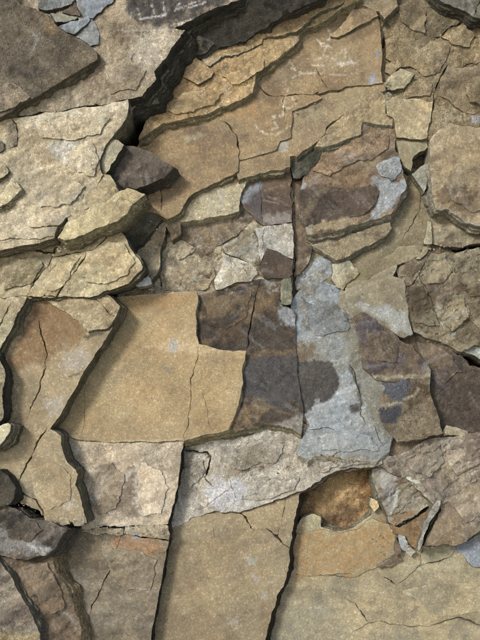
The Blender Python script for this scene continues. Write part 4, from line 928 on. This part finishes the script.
slab('G2', 'rock_chip', [(-40, 428), (0, 426), (8, 423), (11, 425), (10, 431), (5, 439), (0, 446), (-40, 456)], 17.5, 4, (6, 4), (192, 182, 150), None, .5, 'smooth', wall=(115, 108, 88), label='bright cream chip jutting in at the left edge', cat=CH)
slab('G1', 'rock_plate', [(-40, 340), (-6, 352), (2, 364), (6, 374), (4, 386), (2, 396), (3, 408), (3, 418), (-4, 428), (-40, 430)], 16.6, 3, (2, 2), (150, 140, 110), None, .5, 'flaky', wall=BLACK, label='narrow tan plate at the left edge above the cream chip', cat=PL)
slab('F', 'rock_plate', [(-55, 296), (0, 298), (16, 297), (27, 297), (23, 306), (14, 324), (5, 340), (-4, 354), (-55, 400)], 15.4, 3.2, (3, 4), (172, 160, 126), (160, 146, 114), .4, 'flaky', wall=(106, 101, 81), cracks=[([(11, 303), (7, 312), (2, 322), (-4, 334)], 1.6, .8)], label='tan plate with one slanting crack at the left edge', cat=PL)
slab('D', 'rock_plate', [(-55, 262), (0, 252), (20, 246), (40, 244), (58, 238), (76, 234), (100, 226), (114, 225), (125, 236), (129, 246), (136, 256), (143, 267), (142, 270), (135, 276), (127, 284), (113, 289), (101, 293), (84, 297), (66, 296), (50, 298), (30, 299), (0, 300), (-55, 302)], 14.3, 1.5, (3, 3), (180, 164, 126), (166, 148, 112), .4, 'flaky', rs=1.2, wall=(113, 106, 83), jag=.04,
     cracks=[([(-10, 258), (4, 250), (20, 248), (38, 251), (52, 253), (58, 248)], 2.0, .8), ([(53, 257), (66, 254), (80, 252), (96, 248), (104, 240), (114, 226)], 1.5, .8), ([(60, 244), (52, 257), (42, 272), (28, 294)], 1.6, .9), ([(86, 252), (78, 266), (67, 280), (58, 294), (54, 304)], 1.6, .9), ([(0, 298), (26, 296), (44, 296)], 1.6, .8), ([(44, 296), (64, 296), (84, 297)], 1.2, .6), ([(82, 278), (92, 276), (100, 280)], .7, .3)],
     tr=1.8, label='tan plate split by slanting cracks with a pointed right corner', cat=PL)
slab('J', 'rock_block', [(103, 178), (123, 145), (134, 146), (150, 151), (175, 167), (165, 177), (136, 189), (128, 187), (120, 192)], 15.0, 4, (3, 5), (104, 93, 80), (78, 70, 62), .5, 'flaky', wall=(101, 94, 76), jag=.03, label='dark brown triangular block jutting out beneath the overhang', cat=BK)
slab('B4', 'rock_plate', [(84, 196), (96, 180), (104, 174), (110, 175), (119, 191), (114, 200), (96, 212), (76, 224), (66, 226), (70, 212)], 17.9, 3, (2, 3), (186, 170, 132), (172, 156, 120), .4, 'flaky', wall=OLIVE, label='small tan plate stepped down beside the dark triangular block', cat=PL)
slab('JL', 'rock_block', [(99, 162), (104, 150), (112, 139), (118, 140), (124, 145), (118, 154), (111, 164), (105, 174), (100, 172)], 17.4, 4, (3, 3), (176, 166, 136), (164, 152, 122), .4, 'smooth', wall=BLACK, ledge=.3, label='pale four-sided block left of the dark triangular block', cat=BK)
slab('BP', 'rock_chip', [(126, 100), (134, 98), (142, 97), (140, 102), (134, 108), (128, 116), (124, 112)], 16.2, 4, (3, 4), (150, 136, 128), None, .5, 'flaky', wall=BLACK, label='small pinkish grey chip under the overhanging plate', cat=CH)
slab('C', 'rock_block', [(57, 238), (62, 230), (66, 222), (78, 214), (90, 209), (106, 202), (118, 192), (128, 188), (137, 191), (145, 194), (141, 198), (133, 204), (127, 214), (118, 221), (100, 227), (86, 233), (74, 238), (64, 240)], 18.4, 2.8, (3, 7), (186, 170, 128), (172, 156, 118), .4, 'flaky', wall=(150, 138, 104), jag=.035, tilt=(.8, 0), tr=1.4, label='tan wedge with sharp tip pointing right over a dark gap', cat=BK)  # wedge's lower wall lightened in colour to appear lit
slab('B2', 'rock_plate', [(-55, 122), (0, 119), (16, 118), (30, 116), (45, 112), (60, 112), (85, 106), (100, 106), (128, 99), (129, 106), (127, 116), (121, 126), (112, 137), (104, 148), (100, 160), (101, 168), (103, 175), (97, 186), (91, 193), (93, 200), (88, 208), (78, 212), (66, 218), (58, 226), (54, 238), (40, 243), (10, 248), (-55, 258)], 18.3, 2.6, (2, 4), (186, 170, 139), (174, 157, 125), .4, 'flaky', rs=1.3, wall=(138, 126, 99), jag=.035,
     cracks=[([(64, 224), (46, 227), (28, 226)], 1.5, .5), ([(11, 112), (14, 122), (18, 132), (17, 146), (6, 149)], 1.2, .5), ([(60, 234), (40, 240), (10, 238), (-10, 242)], 1.0, .4), ([(82, 196), (88, 193), (91, 193)], 1.0, .5)],
     tr=1.5, label='broad pale cream plate with whitish patch on the left', cat=PL)
slab('L1', 'rock_chip', [(-40, 196), (-2, 196), (6, 186), (11, 177), (17, 182), (22, 189), (14, 197), (0, 207), (-40, 222)], 19.2, 3, (5, 8), (190, 176, 140), None, .5, 'flaky', wall=(163, 149, 117), label='cream chip with angled top at the left edge', cat=CH)
slab('L2', 'rock_chip', [(-40, 158), (0, 160), (5, 165), (9, 171), (5, 176), (-2, 181), (-40, 186)], 19.0, 3, (0, 4), (184, 170, 134), None, .5, 'flaky', wall=(115, 106, 85), label='small tan chip at the left edge above the angled cream chip', cat=CH)
slab('L3', 'rock_chip', [(-40, 138), (0, 140), (4, 143), (4, 149), (0, 152), (-40, 154)], 18.8, 2, (0, 2), (112, 104, 88), None, .5, 'flaky', wall=OLIVE, label='small dark grey chip at the left edge, topmost of three', cat=CH)
slab('B1', 'rock_plate', [(-55, 100), (-55, -55), (252, -55), (240, -1), (228, 4), (215, 8), (202, 14), (192, 20), (182, 25), (174, 28), (185, 30), (178, 40), (167, 56), (160, 64), (154, 71), (156, 79), (149, 87), (142, 96), (128, 99), (100, 105), (85, 105), (60, 111), (45, 111), (30, 115), (-55, 124)], 18.0, 4.6, (13, 11), (164, 148, 122), (148, 132, 108), .4, 'flaky', wall=(74, 70, 58), jag=.035, rs=.9,
     tr=1.3, ledge=1.2, label='grey-tan overhanging plate with dark purple patch along its top', cat=PL)
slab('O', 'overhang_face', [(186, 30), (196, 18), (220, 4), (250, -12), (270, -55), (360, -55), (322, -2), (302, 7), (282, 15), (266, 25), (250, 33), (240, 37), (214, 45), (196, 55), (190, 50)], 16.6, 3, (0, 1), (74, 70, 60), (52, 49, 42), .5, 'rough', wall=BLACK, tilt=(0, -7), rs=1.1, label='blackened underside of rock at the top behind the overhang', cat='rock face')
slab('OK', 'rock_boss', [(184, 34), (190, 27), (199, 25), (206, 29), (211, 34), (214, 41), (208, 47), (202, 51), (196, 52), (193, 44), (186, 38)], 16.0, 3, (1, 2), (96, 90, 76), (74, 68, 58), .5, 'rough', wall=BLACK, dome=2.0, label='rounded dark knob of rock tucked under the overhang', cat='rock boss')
# --- top left
slab('e', 'rock_plate', [(74, -55), (126, -55), (118, -4), (111, 3), (101, 11), (93, 18), (84, 18), (79, 10), (76, 0)], 18.7, 1.2, (1, 2), (142, 148, 156), (128, 128, 126), .4, 'flaky', wall=BLACK, label='blue-grey plate at the top left beyond the dark slab', cat=PL)
slab('f', 'rock_chip', [(74, 36), (84, 26), (92, 19), (96, 25), (99, 34), (98, 44), (90, 46), (82, 40)], 18.5, 1, (0, 1), (134, 136, 136), (118, 116, 108), .4, 'flaky', wall=BLACK, label='grey chip behind the tip of the dark slab', cat=CH)
slab('a', 'rock_chip', [(34, -40), (78, -40), (75, -1), (66, 5), (56, 8), (46, 10), (38, 8)], 18.9, 1.2, (1, 3), (132, 134, 132), (116, 116, 108), .4, 'flaky', wall=BLACK, label='long grey chip along the top edge at the left', cat=CH)
slab('b', 'rock_chip', [(62, 12), (70, 6), (75, 1), (78, 8), (80, 16), (72, 15)], 18.5, 1, (0, 1), (110, 96, 82), None, .5, 'flaky', wall=BLACK, label='small brown chip between the two blue-grey top pieces', cat=CH, spacing=1.3)
slab('cc', 'rock_chip', [(50, 13), (60, 14), (78, 17), (75, 20), (64, 22), (56, 22)], 19.0, 1.2, (0, 2), (150, 148, 130), None, .5, 'flaky', wall=BLACK, label='thin pale chip lying just above the dark slab', cat=CH, spacing=1.3)
slab('dd', 'rock_chip', [(58, 26), (66, 23), (78, 20), (88, 17), (90, 19), (82, 27), (74, 34), (66, 32)], 19.1, 1.2, (2, 2), (140, 146, 150), (126, 126, 120), .4, 'flaky', wall=(97, 101, 81), label='blue-grey leaf-shaped chip resting against the dark slab', cat=CH, spacing=1.3)
slab('A1', 'rock_plate', [(-55, -55), (8, -55), (13, -4), (20, 4), (36, 9), (46, 14), (52, 19), (60, 28), (68, 34), (80, 39), (90, 46), (97, 53), (97, 59), (88, 65), (70, 75), (58, 83), (45, 91), (35, 97), (25, 102), (12, 111), (0, 117), (-55, 130)], 20.2, 2.4, (1, 3), (118, 106, 88), (100, 90, 76), .45, 'rough', rs=.55, wall=(124, 113, 88), jag=.035, label='dark grey-brown slab with blunt point in the top left corner', cat='rock slab')

# --- thin leaves still attached to the plates
for par, pts, dz, sh in [
    ('RT', [(361, 18), (374, 12), (384, 22), (379, 31), (367, 35)], .5, 1.04), ('RT', [(397, 6), (410, 0), (424, 11), (425, 34), (411, 29), (401, 21)], .5, .97),
    ('RT', [(441, 37), (452, 30), (463, 23), (476, 34), (470, 46), (456, 45)], .6, 1.05), ('RT', [(386, 64), (398, 57), (402, 66), (392, 75), (385, 72)], .6, 1.06), ('RT', [(402, 100), (430, 96), (432, 84), (418, 78), (406, 86)], .4, 1.02),
    ('RT', [(466, 84), (490, 80), (520, 84), (520, 108), (488, 112), (470, 102)], .9, .95),
    ('R6', [(425, 262), (446, 255), (453, 269), (444, 282), (428, 284)], .5, 1.08), ('R6', [(451, 258), (478, 251), (520, 256), (520, 290), (470, 296), (456, 282)], .5, .92), ('R6', [(408, 290), (422, 285), (432, 308), (440, 326), (416, 323)], .45, .85),
    ('R6', [(444, 300), (464, 297), (470, 318), (452, 331), (440, 318)], .5, 1.1), ('R6', [(469, 302), (520, 298), (520, 334), (482, 335), (472, 321)], .45, .88),
    ('R9', [(400, 459), (423, 447), (440, 444), (445, 463), (430, 478), (412, 470)], .5, .93), ('R9', [(447, 447), (478, 438), (520, 434), (520, 458), (481, 463), (458, 476), (449, 464)], .5, 1.05),
    ('R8', [(417, 342), (435, 345), (452, 356), (462, 372), (445, 384), (430, 369)], .4, 1.2), ('R1', [(313, 170), (330, 154), (352, 140), (372, 131), (389, 135), (388, 148), (371, 160), (350, 164), (330, 176)], .45, 1.06),
    ('T1', [(165, 110), (182, 93), (204, 88), (223, 92), (214, 104), (190, 112)], .4, .96), ('T1', [(222, 76), (246, 66), (263, 57), (263, 69), (246, 80), (232, 84)], .45, 1.05),
    ('B2', [(31, 125), (60, 117), (96, 111), (110, 118), (100, 134), (71, 140), (42, 138)], .4, 1.04), ('B2', [(26, 172), (44, 168), (64, 176), (85, 186), (70, 204), (40, 207), (30, 190)], .4, .98), ('B2', [(70, 150), (92, 142), (99, 160), (94, 176), (78, 172)], .4, 1.03),
    ('D', [(88, 256), (108, 241), (124, 243), (135, 262), (128, 275), (104, 284), (85, 281)], .45, 1.04), ('D', [(2, 264), (36, 257), (43, 266), (30, 284), (4, 290)], .5, .85), ('D', [(57, 262), (80, 256), (70, 272), (60, 288), (46, 290), (44, 280)], .3, 1.02),
    ('W', [(93, 470), (112, 462), (124, 474), (116, 508), (98, 514), (89, 496)], .35, .85), ('W', [(141, 462), (160, 470), (169, 488), (161, 514), (143, 516), (137, 490)], .35, 1.05),
    ('MT', [(189, 462), (203, 460), (202, 477), (190, 490), (184, 478)], .4, .96), ('MT', [(223, 449), (256, 441), (284, 444), (276, 462), (241, 470), (225, 462)], .4, .9), ('MT', [(241, 499), (268, 481), (299, 477), (294, 490), (262, 500)], .45, .92), ('MT', [(319, 462), (350, 457), (371, 462), (344, 467), (322, 473)], .5, .88),
    ('G', [(301, 297), (340, 306), (350, 327), (323, 336), (305, 326)], .35, .85), ('G', [(318, 436), (345, 430), (372, 436), (380, 450), (350, 452), (322, 450)], .35, 1.03),
    ('R7', [(367, 327), (384, 331), (398, 346), (396, 362), (377, 360), (367, 346)], .35, .94), ('H2', [(22, 567), (47, 563), (57, 584), (63, 609), (50, 615), (34, 592)], .45, 1.06), ('N', [(101, 549), (140, 551), (157, 560), (150, 590), (124, 591), (109, 570)], .3, 1.04),
    ('R10', [(447, 500), (470, 485), (510, 486), (510, 508), (466, 522)], .4, 1.05), ('Z', [(402, 592), (440, 581), (480, 585), (510, 600), (480, 612), (431, 614)], .22, 1.03), ('R3', [(444, 176), (466, 166), (510, 170), (510, 204), (474, 212), (452, 200)], .4, .92),
    ('A1', [(-20, 74), (20, 86), (30, 97), (12, 108), (-20, 116)], .4, 1.25), ('H', [(4, 518), (24, 522), (42, 530), (30, 542), (8, 538)], .4, .92), ('E', [(30, 470), (52, 462), (70, 474), (70, 500), (50, 510), (34, 494)], .25, 1.03),
    ('K', [(204, 300), (236, 292), (252, 290), (246, 318), (226, 330), (208, 326)], .25, .95), ('P6', [(168, 242), (182, 240), (196, 248), (184, 258), (168, 258)], .4, 1.08), ('B1', [(104, 66), (128, 58), (146, 70), (136, 90), (110, 94)], .3, 1.04)]:
    flake(par, pts, dz, sh)

# --- loose crumbs caught on the ledges and in the joints
rr = random.Random(77)
rv = []; rf = []; rcol = []
spots = [((140, 216), (160, 240), 10.5, 12), ((90, 524), (168, 536), 8.3, 34), ((148, 286), (166, 294), 8.8, 18), ((420, 244), (470, 250), 7.0, 20), 
         ((372, 530), (410, 560), 2.6, 22), ((40, 246), (66, 258), 16.4, 24), ((60, 438), (66, 470), 8.6, 10), ((330, 284), (350, 292), 7.0, 12), ((290, 100), (320, 112), 10.9, 10), ((230, 466), (300, 480), 5.6, 30),
         ((306, 456), (380, 466), 6.6, 34), ((376, 80), (390, 100), 10.6, 14), ((0, 500), (40, 512), 14.6, 20), ((240, 262), (262, 282), 8.2, 12), ((296, 200), (304, 300), 6.2, 16)]
for (u0, v0), (u1, v1), dd_, cnt in spots:
    for _ in range(cnt):
        t = rr.random()
        u = u0 + (u1 - u0) * t; v = v0 + (v1 - v0) * rr.random()
        sc = PX * (DIST - dd_ * .01) / DIST
        c = np.array([(u - 240) * sc, -(dd_ - rr.uniform(.1, .5)) * .01, CZ - (v - 320) * sc])
        r = rr.uniform(.4, 1.5) * PX * rr.uniform(.6, 1.0)
        ax = [np.array([rr.gauss(0, 1), rr.gauss(0, 1), rr.gauss(0, 1)]) for _k in range(7)]
        b0 = len(rv)
        for a_ in ((1, 0, 0), (-1, 0, 0), (0, 1, 0), (0, -1, 0), (0, 0, 1), (0, 0, -1)):
            p = c + np.array(a_) * r * np.array([1.3, .6, .9]) * rr.uniform(.6, 1.3) + np.array([rr.gauss(0, .25), rr.gauss(0, .15), rr.gauss(0, .25)]) * r
            rv.append(tuple(p))
        for f in ((0, 2, 4), (2, 1, 4), (1, 3, 4), (3, 0, 4), (2, 0, 5), (1, 2, 5), (3, 1, 5), (0, 3, 5)):
            rf.append(tuple(b0 + i for i in f))
        cc = lin(rr.choice([(160, 146, 116), (140, 128, 104), (172, 162, 138), (112, 100, 84), (140, 138, 130)])) * .8
        rcol += [(*cc, .6)] * 6
rm = bpy.data.meshes.new("rubble"); rm.from_pydata(rv, [], rf)
ra = rm.attributes.new("Col", 'FLOAT_COLOR', 'POINT'); ra.data.foreach_set("color", np.array(rcol, np.float32).ravel())
rm.materials.append(MAT['flaky']); rm.update()
rub = bpy.data.objects.new("rubble", rm); COL.objects.link(rub)
rub["kind"] = "stuff"; rub["label"] = "small loose crumbs of rock caught on ledges and in joints"; rub["category"] = "rubble"
